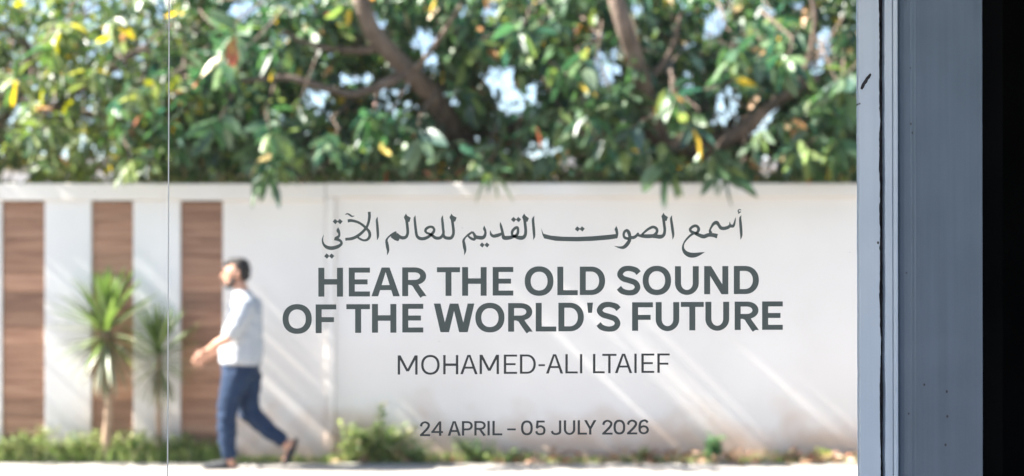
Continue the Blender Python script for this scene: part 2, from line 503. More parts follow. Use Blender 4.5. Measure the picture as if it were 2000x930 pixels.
# ------------------------------------------------------------------ window: glass panes
def pane_quad(name, xa0, xa1, xb0, xb1, y0, y1, z0, z1, mat, parent=None, skip=None):
    """box whose left and right edges lean: xa at the bottom, xb at the top"""
    bm = bmesh.new()
    v = [bm.verts.new(p) for p in ((xa0, y0, z0), (xa1, y0, z0), (xa1, y1, z0), (xa0, y1, z0), (xb0, y0, z1), (xb1, y0, z1), (xb1, y1, z1), (xb0, y1, z1))]
    for q in ((0, 1, 5, 4), (1, 2, 6, 5), (2, 3, 7, 6), (3, 0, 4, 7), (4, 5, 6, 7), (3, 2, 1, 0)):
        bm.faces.new([v[i] for i in q])
    if skip is not None:
        bm.faces.ensure_lookup_table(); bm.faces.remove(bm.faces[skip])
    return bm_obj(name, bm, mat, parent)
ZB, ZT = 0.64, 2.55
def lean_x(px_mid, z, px_per=0.0):
    """x of a nearly vertical line that passes px_mid at mid frame and drifts px_per photo pixels over the frame height, downwards"""
    zm, span = CAM_H + (HOR - 465) / FPX * DP, 930 / FPX * DP
    return (px_mid - 1000) / FPX * DP + (-(z - zm) / span) * px_per / FPX * DP
sb, st = lean_x(328.6, ZB, -3), lean_x(328.6, ZT, -3)
fb, ft = 0.726, 0.726
pane_l = pane_quad('glass_pane', -2.6, sb - 0.0011, -2.6, st - 0.0011, DP, DP + 0.006, ZB, ZT, M_glass, skip=1)
tag(pane_l, 'clear blank glass pane left of the thin vertical joint', 'glass pane')
pane_r = pane_quad('glass_pane', sb + 0.0011, fb + 0.02, st + 0.0011, ft + 0.02, DP, DP + 0.006, ZB, ZT, M_glass, skip=3)
tag(pane_r, 'large clear glass pane carrying grey exhibition lettering', 'glass pane')
pane_quad('silicone_joint', sb - 0.0010, sb + 0.0010, st - 0.0010, st + 0.0010, DP - 0.0006, DP + 0.003, ZB, ZT, M_joint, pane_r)


# ------------------------------------------------------------------ lettering: every character cut from vinyl on the pane's face
VY = DP - 0.0012                # front of the vinyl
S = DP / FPX
class Glyph:
    """collects flat pieces given in photo pixels; each further piece lies a hair behind the last"""
    def __init__(self):
        self.bm = bmesh.new(); self.n = 0
    def poly(self, pts):
        y = VY - 0.00006 * (self.n % 8); self.n += 1
        a = sum(pts[i][0] * pts[(i + 1) % len(pts)][1] - pts[(i + 1) % len(pts)][0] * pts[i][1] for i in range(len(pts)))
        if a < 0: pts = pts[::-1]
        vs = [self.bm.verts.new(((p[0] - 1000) * S, y, CAM_H + (HOR - p[1]) * S)) for p in pts]
        f = self.bm.faces.new(vs)
        f.normal_update()
        ex = bmesh.ops.extrude_face_region(self.bm, geom=[f])
        back = [g for g in ex['geom'] if isinstance(g, bmesh.types.BMVert)]
        for v in back: v.co.y = VY + 0.0009
    def strip(self, L, R, closed=False):
        y = VY - 0.00006 * (self.n % 8); self.n += 1
        def ring(pts, yy): return [self.bm.verts.new(((p[0] - 1000) * S, yy, CAM_H + (HOR - p[1]) * S)) for p in pts]
        a, b_ = ring(L, y), ring(R, y)
        c, d = ring(L, VY + 0.0009), ring(R, VY + 0.0009)
        n = len(a)
        for i in range(n if closed else n - 1):
            j = (i + 1) % n
            for q in ((a[i], a[j], b_[j], b_[i]), (c[i], d[i], d[j], c[j]), (a[i], c[i], c[j], a[j]), (b_[i], b_[j], d[j], d[i])):
                self.bm.faces.new(q)
        if not closed:
            self.bm.faces.new((a[0], b_[0], d[0], c[0])); self.bm.faces.new((a[-1], c[-1], d[-1], b_[-1]))
    def stroke(self, pts, closed=False, n=6, smooth=True):
        """pts (x, y, width)"""
        p = catmull(pts, n, closed) if smooth else [np.array(q, float) for q in pts]
        m = len(p); L, R = [], []
        for i in range(m):
            a = p[(i - 1) % m] if (closed or i > 0) else p[0]
            b_ = p[(i + 1) % m] if (closed or i < m - 1) else p[-1]
            t = (b_ - a)[:2]; t = t / (np.hypot(*t) + 1e-9)
            nrm = np.array((-t[1], t[0])); w = max(p[i][2], 0.2) / 2
            L.append(p[i][:2] + nrm * w); R.append(p[i][:2] - nrm * w)
        self.strip(L, R, closed)
    def done(self, name, mat, parent, label):
        bmesh.ops.recalc_face_normals(self.bm, faces=self.bm.faces)
        o = bm_obj(name, self.bm, mat, parent)
        o['label'] = label
        return o

def latin(ch, x0, x1, yt, yb, sv, sh):
    """one capital or digit in the box x0..x1, yt..yb; stem width sv, bar width sh"""
    g = Glyph(); w, h = x1 - x0, yb - yt
    def R(a, b_, c, d): g.poly([(a, b_), (c, b_), (c, d), (a, d)])
    def ell(cx, cy, rx, ry, a0, a1, n=24, sa=None, sb_=None):
        """arc of an elliptical ring between outer radius and outer minus stroke, degrees, clockwise on screen from +x"""
        sa = sv if sa is None else sa; sb_ = sh if sb_ is None else sb_
        L, Rr = [], []
        full = abs(a1 - a0) >= 359.9
        for i in range(n if full else n + 1):
            t = rad(a0 + (a1 - a0) * i / n)
            L.append((cx + rx * math.cos(t), cy + ry * math.sin(t)))
            Rr.append((cx + (rx - sa) * math.cos(t), cy + (ry - sb_) * math.sin(t)))
        g.strip(L, Rr, full)
    if ch == 'H':
        R(x0, yt, x0 + sv, yb); R(x1 - sv, yt, x1, yb); R(x0 + sv / 2, yt + h * 0.5 - sh * 0.62, x1 - sv / 2, yt + h * 0.5 + sh * 0.38 + 1)
    elif ch in 'EF':
        R(x0, yt, x0 + sv, yb); R(x0 + sv / 2, yt, x1, yt + sh)
        m = yt + h * (0.495 if ch == 'E' else 0.53)
        R(x0 + sv / 2, m - sh / 2, x1 - w * 0.11, m + sh / 2)
        if ch == 'E': R(x0 + sv / 2, yb - sh, x1, yb)
    elif ch == 'L':
        R(x0, yt, x0 + sv, yb); R(x0 + sv / 2, yb - sh, x1, yb)
    elif ch == 'I':
        R(x0, yt, x1, yb)
    elif ch in '-–':
        R(x0, yt, x1, yb)
    elif ch == 'T':
        R(x0, yt, x1, yt + sh); R((x0 + x1 - sv) / 2, yt + sh / 2, (x0 + x1 + sv) / 2, yb)
    elif ch == "'":
        g.poly([(x0, yt), (x1, yt), (x1 - w * 0.17, yb), (x0 + w * 0.17, yb)])
    elif ch == 'A':
        cx = (x0 + x1) / 2; k = sv * 0.66; kb = sv * 1.13
        g.poly([(cx - k, yt), (cx + k * 0.35, yt), (x0 + kb, yb), (x0, yb)])
        g.poly([(cx - k * 0.35, yt), (cx + k, yt), (x1, yb), (x1 - kb, yb)])
        y0, y1 = yt + h * 0.61, yt + h * 0.61 + sh
        R(x0 + w * 0.5 * 0.42, y0, x1 - w * 0.5 * 0.42, y1)
    elif ch == 'W':
        q = [x0, x0 + w * 0.27, x0 + w * 0.5, x0 + w * 0.73, x1]; k = sv * 1.12; c = sv * 0.72
        g.poly([(x0, yt), (x0 + k, yt), (q[1] + c * 0.55, yb), (q[1] - c, yb)])
        g.poly([(q[1] - c * 0.55, yb), (q[1] + c, yb), (q[2] + c * 0.4, yt), (q[2] - c, yt)])
        g.poly([(q[2] - c * 0.4, yt), (q[2] + c, yt), (q[3] + c * 0.55, yb), (q[3] - c, yb)])
        g.poly([(q[3] - c * 0.55, yb), (q[3] + c, yb), (x1, yt), (x1 - k, yt)])
    elif ch == 'N':
        R(x0, yt, x0 + sv, yb); R(x1 - sv, yt, x1, yb)
        g.poly([(x0, yt), (x0 + sv * 1.15, yt), (x1, yb), (x1 - sv * 1.15, yb)])
    elif ch == 'M':
        R(x0, yt, x0 + sv, yb); R(x1 - sv, yt, x1, yb)
        cx = (x0 + x1) / 2; yv = yt + h * 0.83; k = sv * 0.55
        g.poly([(x0, yt), (x0 + sv * 1.2, yt), (cx + k, yv), (cx - k, yv)])
        g.poly([(x1 - sv * 1.2, yt), (x1, yt), (cx + k, yv), (cx - k, yv)])
    elif ch in 'O0':
        cx, cy, rx, ry = (x0 + x1) / 2, (yt + yb) / 2, w / 2, h / 2
        e = 0.92 if ch == 'O' else 0.84
        L, Rr = [], []
        for i in range(56):
            t = 2 * math.pi * i / 56
            c, s_ = math.cos(t), math.sin(t)
            c = math.copysign(abs(c) ** e, c); s_ = math.copysign(abs(s_) ** e, s_)
            L.append((cx + rx * c, cy + ry * s_)); Rr.append((cx + (rx - sv) * c, cy + (ry - sh * 1.08) * s_))
        g.strip(L, Rr, True)
    elif ch == 'D':
        R(x0, yt, x0 + sv, yb)
        rx = w * 0.56; cx = x1 - rx; cy = (yt + yb) / 2
        R(x0 + sv / 2, yt, cx + 0.3, yt + sh); R(x0 + sv / 2, yb - sh, cx + 0.3, yb)
        L, Rr = [], []
        for i in range(29):
            t = math.pi * (i / 28 - 0.5); c, s_ = math.cos(t) ** 0.94, math.copysign(abs(math.sin(t)) ** 0.94, math.sin(t))
            L.append((cx + rx * c, cy + h / 2 * s_)); Rr.append((cx + (rx - sv) * c, cy + (h / 2 - sh) * s_))
        g.strip(L, Rr)
    elif ch in 'PR':
        R(x0, yt, x0 + sv, yb)
        xr = x1 - (w * 0.02 if ch == 'R' else 0); bh = h * (0.61 if ch == 'R' else 0.64)
        rx = (xr - x0) * 0.5; cx = xr - rx; cy = yt + bh / 2
        R(x0 + sv / 2, yt, cx + 0.3, yt + sh); R(x0 + sv / 2, yt + bh - sh, cx + 0.3, yt + bh)
        L, Rr = [], []
        for i in range(25):
            t = math.pi * (i / 24 - 0.5); c, s_ = math.cos(t) ** 0.94, math.copysign(abs(math.sin(t)) ** 0.94, math.sin(t))
            L.append((cx + rx * c, cy + bh / 2 * s_)); Rr.append((cx + (rx - sv) * c, cy + (bh / 2 - sh) * s_))
        g.strip(L, Rr)
        if ch == 'R':
            g.stroke([(x0 + w * 0.34, yt + bh - sh / 2, sh), (x0 + w * 0.5, yt + bh - sh * 0.2, sv * 0.95), (x0 + w * 0.64, yt + h * 0.75, sv * 0.98), (x1 - sv * 0.6, yb - 0.01, sv * 1.02)])
            g.poly([(x1 - sv * 1.25, yb), (x1, yb), (x1 - sv * 0.32, yb - h * 0.09), (x1 - sv * 1.4, yb - h * 0.05)])
    elif ch == 'U':
        r = w / 2; ry = r * 1.0; cy = yb - ry
        R(x0, yt, x0 + sv, cy + 0.3); R(x1 - sv, yt, x1, cy + 0.3)
        ell((x0 + x1) / 2, cy, r, ry, 0, 180, 28)
    elif ch == 'J':
        R(x1 - sv, yt, x1, yb - h * 0.3)
        g.stroke([(x1 - sv / 2, yb - h * 0.32, sv), (x1 - sv / 2 - 0.3, yb - h * 0.2, sv), (x1 - w * 0.26, yb - sh * 0.8, sv * 0.95), (x0 + w * 0.45, yb - sh / 2, sh), (x0 + w * 0.2, yb - h * 0.13, sv * 0.95), (x0 + sv * 0.45, yb - h * 0.27, sv)])
    elif ch == 'S':
        m = sv * 0.94
        g.stroke([(x1 - w * 0.075, yt + h * 0.245, m), (x1 - w * 0.2, yt + h * 0.145, m), (x0 + w * 0.52, yt + sh / 2, sh * 1.05), (x0 + w * 0.26, yt + h * 0.125, m), (x0 + sv * 0.47, yt + h * 0.285, m),
                  (x0 + w * 0.25, yt + h * 0.425, m), (x0 + w * 0.52, yt + h * 0.495, sh * 1.12), (x0 + w * 0.78, yt + h * 0.575, m), (x1 - sv * 0.47, yt + h * 0.73, m),
                  (x0 + w * 0.76, yt + h * 0.875, m), (x0 + w * 0.5, yb - sh / 2, sh * 1.05), (x0 + w * 0.22, yb - h * 0.14, m), (x0 + w * 0.075, yb - h * 0.255, m)], n=7)
    elif ch == 'Y':
        cx = (x0 + x1) / 2; k = sv * 1.18; ym = yt + h * 0.56
        g.poly([(x0, yt), (x0 + k, yt), (cx + sv * 0.4, ym), (cx - sv / 2, ym + sh * 0.4)])
        g.poly([(x1 - k, yt), (x1, yt), (cx + sv / 2, ym + sh * 0.4), (cx - sv * 0.4, ym)])
        R(cx - sv / 2, ym - sh * 0.4, cx + sv / 2, yb)
    elif ch == '2':
        g.stroke([(x0 + sv * 0.45, yt + h * 0.34, sv), (x0 + w * 0.2, yt + h * 0.16, sv * 0.96), (x0 + w * 0.5, yt + sh / 2, sh), (x1 - w * 0.2, yt + h * 0.15, sv * 0.96), (x1 - sv * 0.55, yt + h * 0.3, sv),
                  (x1 - w * 0.28, yt + h * 0.5, sv), (x0 + w * 0.36, yt + h * 0.76, sv * 0.95), (x0 + sv * 0.6, yb - sh * 0.7, sv * 0.95)])
        R(x0, yb - sh, x1, yb)
    elif ch == '4':
        R(x0 + w * 0.66, yt, x0 + w * 0.66 + sv, yb); R(x0, yb - h * 0.33, x1, yb - h * 0.33 + sh)
        g.poly([(x0 + w * 0.66, yt), (x0 + w * 0.66 + sv, yt), (x0 + sv * 1.1, yb - h * 0.33 + sh * 0.4), (x0, yb - h * 0.33 + sh * 0.4)])
    elif ch == '5':
        R(x0 + w * 0.12, yt, x1 - w * 0.08, yt + sh)
        g.poly([(x0 + w * 0.12, yt), (x0 + w * 0.12 + sv * 0.95, yt), (x0 + w * 0.09 + sv * 0.9, yt + h * 0.5), (x0 + w * 0.05, yt + h * 0.52)])
        g.stroke([(x0 + w * 0.12, yt + h * 0.52, sh), (x0 + w * 0.3, yt + h * 0.43, sh), (x0 + w * 0.55, yt + h * 0.385, sh), (x1 - w * 0.17, yt + h * 0.5, sv * 0.95), (x1 - sv / 2, yt + h * 0.68, sv),
                  (x1 - w * 0.2, yb - h * 0.13, sv * 0.95), (x0 + w * 0.48, yb - sh / 2, sh), (x0 + w * 0.2, yb - h * 0.12, sv * 0.95), (x0 + sv * 0.42, yb - h * 0.27, sv)])
    elif ch == '6':
        ell((x0 + x1) / 2, yb - h * 0.305, w / 2, h * 0.305, 0, 360, 32)
        g.stroke([(x1 - w * 0.12, yt + h * 0.2, sv), (x1 - w * 0.28, yt + h * 0.09, sv * 0.95), (x0 + w * 0.5, yt + sh / 2, sh), (x0 + w * 0.22, yt + h * 0.17, sv * 0.95), (x0 + sv * 0.53, yt + h * 0.4, sv), (x0 + sv * 0.5, yt + h * 0.7, sv)])
    return g

def lin(p, q):
    return lambda x: p[1] + (q[1] - p[1]) * (x - p[0]) / (q[0] - p[0])
rows = [
    ('headline', M_vinyl, 11.7, 9.8, lin((622, 523.2), (1422, 519.7)), lin((622, 579.7), (1422, 574.7)), 1.0,
     [('H', 621.9, 670), ('E', 681.3, 722.6), ('A', 725.5, 781.1), ('R', 785.6, 833.2), ('T', 853.4, 898.5), ('H', 902.6, 950.5), ('E', 962.3, 1002.6), ('O', 1024.8, 1081), ('L', 1088.5, 1128.4), ('D', 1132.4, 1181.8), ('S', 1205.3, 1250.6), ('O', 1255.2, 1310.6), ('U', 1318.2, 1364.7), ('N', 1375.2, 1422.4), ('D', 1433.2, 1482)]),
    ('headline', M_vinyl, 11.7, 9.8, lin((636, 594.7), (1508, 588.8)), lin((636, 650.8), (1508, 644.3)), 1.0,
     [('O', 552.1, 609), ('F', 616.6, 656.8), ('T', 676.5, 722.6), ('H', 726.6, 774.2), ('E', 785.8, 826.8), ('W', 847.3, 926.5), ('O', 928.4, 985.3), ('R', 992.4, 1040.5), ('L', 1046.3, 1086.5), ('D', 1090.6, 1140.2), ("'", 1146.6, 1158.2), ('S', 1165.5, 1211.6), ('F', 1234.5, 1275.2), ('U', 1280.6, 1326.5), ('T', 1329.7, 1374.4), ('U', 1377.6, 1424), ('R', 1434.8, 1482), ('E', 1488.4, 1528.7)]),
    ('name', M_vinyl2, 4.7, 3.9, lin((777, 694.4), (1308, 690.4)), lin((777, 731.9), (1308, 728.1)), 0.6,
     [('M', 776.8, 815.7), ('O', 822.6, 858.7), ('H', 865.7, 895.1), ('A', 899, 932.9), ('M', 936.7, 974.6), ('E', 984, 1009.9), ('D', 1015.5, 1046.5), ('-', 1051.7, 1064.3), ('A', 1066.4, 1100), ('L', 1104.2, 1128.4), ('I', 1132.7, 1137.2), ('L', 1158.1, 1181.0), ('T', 1176.3, 1204), ('A', 1201, 1234.7), ('I', 1238.9, 1243.4), ('E', 1252.6, 1277.8), ('F', 1283.8, 1307.9)]),
    ('date', M_vinyl2, 4.5, 3.8, lin((820, 823.4), (1267, 819.8)), lin((820, 851.6), (1267, 847.8)), 0.4,
     [('2', 820.2, 840), ('4', 842.4, 865.2), ('A', 874.4, 900), ('P', 902.2, 923.4), ('R', 926.4, 949.2), ('I', 952.1, 956.6), ('L', 961.8, 981), ('–', 990.6, 1007.4), ('0', 1017.6, 1040.6), ('5', 1045.4, 1065.4), ('J', 1075.8, 1096.2), ('U', 1101.2, 1123.6), ('L', 1128.2, 1146.4), ('Y', 1140.8, 1164.8), ('2', 1176.2, 1196.4), ('0', 1198.2, 1221.2), ('2', 1224.6, 1244.6), ('6', 1247, 1267.4)]),
]
for row, mat, sv, sh, ft_, fb_, over, chars in rows:
    for ch, x0, x1 in chars:
        xm = (x0 + x1) / 2; yt, yb = ft_(xm), fb_(xm)
        if ch in 'OS0236': yt -= over; yb += over
        if ch in 'UJ5': yb += over
        if ch == "'": yb = yt + 20
        if ch == '-': yt, yb = yt + 19.3, yt + 22.9
        if ch == '–': yt, yb = yt + 15.0, yt + 18.6
        nm = 'digit' if ch.isdigit() else 'dash' if ch in '-–' else 'apostrophe' if ch == "'" else 'letter'
        g = latin(ch, x0, x1, yt, yb, sv, sh)
        what = {'digit': f'digit {ch}', 'letter': f'capital letter {ch}', 'dash': 'short dash', 'apostrophe': 'apostrophe'}[nm]
        g.done(nm, mat, pane_r, f'{"bold grey" if row == "headline" else "thin charcoal"} {what} of the {row} line')

# the Arabic line, word by word, as pen strokes (x, y, width) measured in an enlarged view
K = 1 / 8.4545
def ar(origin, strokes=(), polys=(), dots=()):
    g = Glyph()
    ox = origin
    def c(p): return (ox + p[0] * K, 400 + p[1] * K)
    for s_ in strokes:
        g.stroke([(*c(p), p[2] * K) for p in s_], n=7)
    for p in polys:
        g.poly([c(q) for q in p])
    for (x, y, r) in dots:
        g.poly([c(q) for q in ((x - r, y + 3), (x - 4, y - r), (x + r, y - 3), (x + 4, y + r))])
    return g
words = []
words.append((610, dict(strokes=[
    [(545, 163, 12), (578, 150, 22), (615, 165, 28), (650, 190, 24), (695, 186, 10)],
    [(940, 118, 46), (944, 200, 46), (926, 300, 42), (890, 382, 44), (820, 460, 46), (740, 522, 50), (650, 560, 50), (545, 571, 46)],
    [(585, 268, 54), (650, 262, 46), (750, 288, 42), (830, 335, 42), (890, 390, 44), (940, 448, 48), (948, 520, 46), (910, 575, 42), (850, 588, 36), (785, 562, 36), (735, 525, 30)],
    [(1078, 203, 8), (1066, 255, 34), (1073, 330, 42), (1080, 430, 44), (1083, 520, 36), (1070, 584, 6)],
    [(428, 375, 6), (427, 425, 54), (446, 478, 36), (436, 522, 42), (390, 556, 52)],
    [(364, 562, 50), (430, 578, 50), (476, 610, 42), (478, 650, 44), (420, 692, 58), (330, 716, 62), (250, 706, 58), (192, 660, 38), (170, 600, 26), (173, 550, 18), (190, 498, 4)]],
    dots=[(380, 278, 44), (458, 278, 44), (240, 848, 44), (320, 848, 44)])))
words.append((740, dict(strokes=[
    [(452, 225, 46), (466, 320, 46), (476, 420, 46), (474, 480, 46), (448, 532, 50), (395, 548, 56), (340, 528, 56), (290, 490, 60)],
    [(280, 452, 30), (215, 492, 34), (160, 535, 26), (128, 585, 36), (134, 640, 50), (144, 700, 52), (152, 762, 38), (137, 832, 4)],
    [(603, 178, 6), (592, 230, 36), (600, 320, 42), (612, 430, 44), (627, 510, 48), (664, 550, 54), (720, 562, 54), (790, 545, 52), (850, 506, 48), (902, 450, 46), (912, 405, 42), (885, 372, 42), (840, 366, 40), (790, 392, 46), (768, 430, 42), (788, 462, 38), (840, 484, 40), (890, 515, 48), (930, 545, 52), (985, 553, 52), (1032, 532, 48), (1066, 470, 44), (1060, 390, 44), (1052, 300, 42), (1046, 225, 34), (1058, 178, 6)],
    [(1208, 225, 46), (1220, 320, 46), (1232, 420, 46), (1228, 492, 46), (1196, 545, 52), (1140, 552, 54), (1085, 535, 50), (1060, 480, 40)]],
    polys=[[(447, 145), (468, 182), (527, 215), (505, 285), (478, 282), (432, 252), (412, 210)], [(285, 436), (300, 480), (345, 515), (335, 588), (310, 602), (260, 585), (203, 545), (196, 498)],
           [(1200, 145), (1222, 182), (1284, 210), (1262, 278), (1238, 280), (1190, 255), (1165, 210)]])))
words.append((890, dict(strokes=[
    [(280, 448, 34), (215, 492, 36), (165, 535, 28), (130, 590, 40), (138, 645, 50), (148, 705, 52), (156, 762, 38), (142, 832, 4)],
    [(278, 448, 34), (306, 490, 44), (330, 530, 58), (400, 545, 62), (456, 540, 58), (486, 495, 46), (490, 440, 38), (474, 398, 46), (472, 348, 6)],
    [(318, 505, 40), (312, 572, 40), (262, 560, 44), (222, 530, 36), (205, 500, 30)],
    [(738, 288, 6), (745, 340, 36), (765, 420, 44), (782, 500, 50), (800, 545, 66), (880, 545, 64), (960, 525, 50), (1016, 488, 46), (1030, 430, 44), (1018, 376, 42), (975, 392, 48), (936, 440, 46), (936, 500, 40), (985, 528, 50), (1050, 545, 66), (1108, 543, 64), (1148, 500, 52), (1156, 420, 48), (1146, 320, 48), (1134, 225, 46)],
    [(570, 428, 8), (585, 490, 40), (622, 518, 52), (680, 510, 58), (735, 490, 50), (772, 470, 36)],
    [(1298, 188, 6), (1278, 240, 40), (1283, 330, 44), (1291, 430, 46), (1296, 520, 36), (1282, 580, 6)]],
    polys=[[(1130, 145), (1152, 180), (1210, 225), (1186, 282), (1165, 280), (1118, 260), (1095, 205)]],
    dots=[(437, 665, 42), (517, 665, 42), (957, 245, 44), (1037, 245, 44)])))
words.append((1040, dict(strokes=[
    [(1590, 562, 44), (1530, 548, 44), (1505, 505, 38), (1518, 450, 44), (1560, 424, 46), (1592, 465, 58), (1606, 530, 50), (1600, 590, 58), (1556, 660, 64), (1500, 704, 54), (1430, 704, 32), (1352, 682, 4)],
    [(1590, 535, 50), (1665, 542, 54), (1715, 512, 46), (1746, 470, 34)]],
    polys=[[(140, 385), (182, 478), (300, 510), (500, 528), (740, 532), (1000, 520), (1200, 503), (1375, 484), (1368, 440), (1353, 410), (1383, 350), (1408, 400), (1419, 480), (1402, 555), (1250, 577), (1000, 597), (740, 606), (500, 601), (380, 597), (192, 557), (165, 500)]],
    dots=[(742, 400, 44), (820, 400, 44)])))
words.append((1180, dict(strokes=[
    [(540, 515, 44), (566, 462, 26)],
    [(558, 505, 36), (640, 518, 58), (740, 520, 66), (820, 508, 56), (868, 455, 46), (866, 400, 46), (810, 368, 46), (740, 395, 44), (680, 440, 38), (622, 495, 34)],
    [(800, 518, 60), (870, 524, 66), (930, 528, 66), (982, 500, 52), (1000, 420, 46), (990, 320, 46), (978, 225, 46)],
    [(1120, 178, 6), (1105, 230, 36), (1115, 310, 44), (1130, 420, 46), (1139, 500, 38), (1130, 574, 6)]],
    polys=[[(980, 132), (1000, 170), (1053, 205), (1030, 268), (1005, 266), (962, 240), (942, 195)]])))
words.append((1270, dict(strokes=[
    [(1108, 520, 76), (1040, 502, 66), (960, 500, 62), (880, 525, 66), (800, 500, 58), (730, 468, 48), (672, 440, 46), (660, 402, 44), (705, 360, 46), (760, 350, 46), (798, 395, 48), (782, 450, 46), (740, 476, 40)],
    [(720, 470, 40), (650, 518, 36), (580, 595, 28), (546, 660, 26), (542, 725, 42), (580, 790, 66), (650, 828, 82), (730, 832, 78), (810, 812, 52), (898, 784, 4)],
    [(1000, 470, 60), (985, 425, 36), (1008, 370, 34), (1050, 312, 52), (1098, 298, 62), (1130, 335, 50), (1165, 382, 56), (1220, 390, 58), (1280, 375, 54), (1322, 350, 50), (1362, 355, 48), (1386, 318, 36), (1400, 260, 24), (1409, 208, 4)],
    [(1312, 282, 6), (1318, 345, 40)],
    [(1503, 178, 8), (1485, 222, 34), (1490, 310, 44), (1499, 430, 46), (1502, 510, 36), (1490, 574, 6)],
    [(1502, 92, 8), (1475, 79, 16), (1450, 98, 18), (1460, 124, 20), (1494, 118, 16)], [(1494, 116, 14), (1450, 150, 12)]])))
for ox, kw in words:
    ar(ox, **kw).done('arabic_script', M_vinyl, pane_r, 'dark grey flowing Arabic lettering of the top line')

# ------------------------------------------------------------------ window frame on the right: worn painted timber
wf = empty('window_frame', (0.75, DP, 0))
tag(wf, 'worn pale blue grey timber window frame with a ragged dark crack', 'window frame')
def ragged(name, pl, pr, y0, y1, mat, jl=0.0, jr=0.0, lean=2.6, seed=0, prof=None, bev=0.0012):
    """upright strip between photo columns pl..pr with ragged long edges (jl, jr in photo pixels); y0 front, y1 back"""
    bm = bmesh.new(); rows_ = []
    N = 300
    for i in range(N):
        z = ZB - 0.02 + (ZT - ZB + 0.04) * i / (N - 1)
        def rag(j, sd):
            if not j: return 0.0
            v = noise.noise(Vector((sd, 0, z * 9))) * 0.7 + noise.noise(Vector((sd, 3, z * 30))) * 0.45 + noise.noise(Vector((sd, 7, z * 110))) * 0.3
            chip = max(0.0, noise.noise(Vector((sd, 11, z * 17))) - 0.42) * 5.0
            return j * (v + chip)
        xl = lean_x(pl, z, lean) + rag(jl, seed + 1.3) * S
        xr = lean_x(pr, z, lean) - rag(jr, seed + 5.7) * S
        if prof is None:
            pts = [(xl, y1), (xl, y0 + bev), (xl + bev, y0), (xr - bev, y0), (xr, y0 + bev), (xr, y1)]
        else:
            pts = [(xl + (xr - xl) * t, y0 + dy) for t, dy in prof]
            pts = [(xl, y1)] + pts + [(xr, y1)]
        rows_.append([bm.verts.new((x, y, z)) for x, y in pts])
    m = len(rows_[0])
    for i in range(N - 1):
        for k in range(m):
            bm.faces.new((rows_[i][k], rows_[i][(k + 1) % m], rows_[i + 1][(k + 1) % m], rows_[i + 1][k]))
    bm.faces.new(rows_[0]); bm.faces.new(rows_[-1][::-1])
    bmesh.ops.recalc_face_normals(bm, faces=bm.faces)
    return bm_obj(name, bm, mat, wf)
outer = ragged('outer_strip', 1676.0, 1715.6, DP - 0.012, DP + 0.011, M_frame, 0.9, 3.4, seed=2)
ragged('crack_filler', 1711, 1731, DP + 0.012, DP + 0.05, M_gap, seed=4)
ragged('inner_strip', 1726.2, 1741.2, DP - 0.010, DP + 0.06, M_frame, 1.8, 0.0, lean=2.0, seed=6)
ragged('bead', 1742.2, 1751.6, DP - 0.014, DP + 0.06, M_frame, 0.0, 0.25, lean=1.6, seed=8, prof=[(0.0, 0.006), (0.08, 0.0025), (0.25, 0.0006), (0.5, 0.0), (0.75, 0.0008), (0.93, 0.003), (1.0, 0.007)])
ragged('wide_board', 1753.6, 1921, DP - 0.006, DP + 0.06, M_board, 0.3, 0.25, lean=1.4, seed=12,
       prof=[(0.0, 0.016), (0.03, 0.009), (0.07, 0.004), (0.11, 0.001), (0.14, 0.0), (0.165, 0.003), (0.19, 0.008), (0.22, 0.0115), (0.27, 0.013), (0.5, 0.0125), (0.8, 0.0105), (0.97, 0.009), (0.99, 0.010), (1.0, 0.0125)])
g = Glyph()
bm = bmesh.new()
pts = [(1680.5, 173), (1683, 165), (1686, 160), (1689, 156), (1691.5, 151.5), (1695, 148), (1699.5, 143), (1702, 146), (1699, 152.5), (1695.5, 156), (1693.5, 161.5), (1690, 165), (1687.5, 171), (1684, 175.5)]
vs = [bm.verts.new(((p[0] - 1000) * S * (DP - 0.0125) / DP, DP - 0.0126, CAM_H + (HOR - p[1]) * S * (DP - 0.0125) / DP)) for p in pts]
f = bm.faces.new(vs)
ex = bmesh.ops.extrude_face_region(bm, geom=[f])
for v in ex['geom']:
    if isinstance(v, bmesh.types.BMVert): v.co.y = DP - 0.009
bmesh.ops.recalc_face_normals(bm, faces=bm.faces)
gm = bm_obj('gouge', bm, M_gap, wf)
g.bm.free()
gm['label'] = 'small slanting black gouge in the pale paint'

# ------------------------------------------------------------------ leaves
LT = np.array([0.0, 0.12, 0.35, 0.62, 0.85, 1.0])
LW = np.array([0.06, 0.55, 1.0, 0.9, 0.5, 0.0])
def leaf_template(width, fold, curl):
    """one leaf of length 1 along +y: 6 rows, tip closed"""
    v = []
    for t, w in zip(LT[:-1], LW[:-1]):
        for s_ in (-1, 0, 1):
            v.append((s_ * w * width / 2, t, -curl * t * t + (fold * w * width / 2 if s_ else 0)))
    v.append((0, 1.0, -curl))
    tr = []
    for r in range(len(LT) - 2):
        for c in (0, 1):
            a = r * 3 + c
            tr += [(a, a + 1, a + 4), (a, a + 4, a + 3)]
    b_ = (len(LT) - 2) * 3
    tr += [(b_, b_ + 1, b_ + 3), (b_ + 1, b_ + 2, b_ + 3)]
    return np.array(v, np.float32), np.array(tr, np.int32)
TEMPL = [leaf_template(w, f, c) for (w, f, c) in ((0.36, 0.35, 0.16), (0.42, 0.2, 0.28), (0.3, 0.5, 0.1))]

def frames(dirs, jitter=0.5):
    d = dirs / np.linalg.norm(dirs, axis=1, keepdims=True)
    up = np.tile(np.array([[0, 0, 1.0]]), (len(d), 1)) + rng.normal(0, jitter, d.shape)
    z = up - (up * d).sum(1, keepdims=True) * d
    z /= np.linalg.norm(z, axis=1, keepdims=True) + 1e-9
    x = np.cross(d, z)
    return np.stack([x, d, z], axis=2)         # columns x, y, z

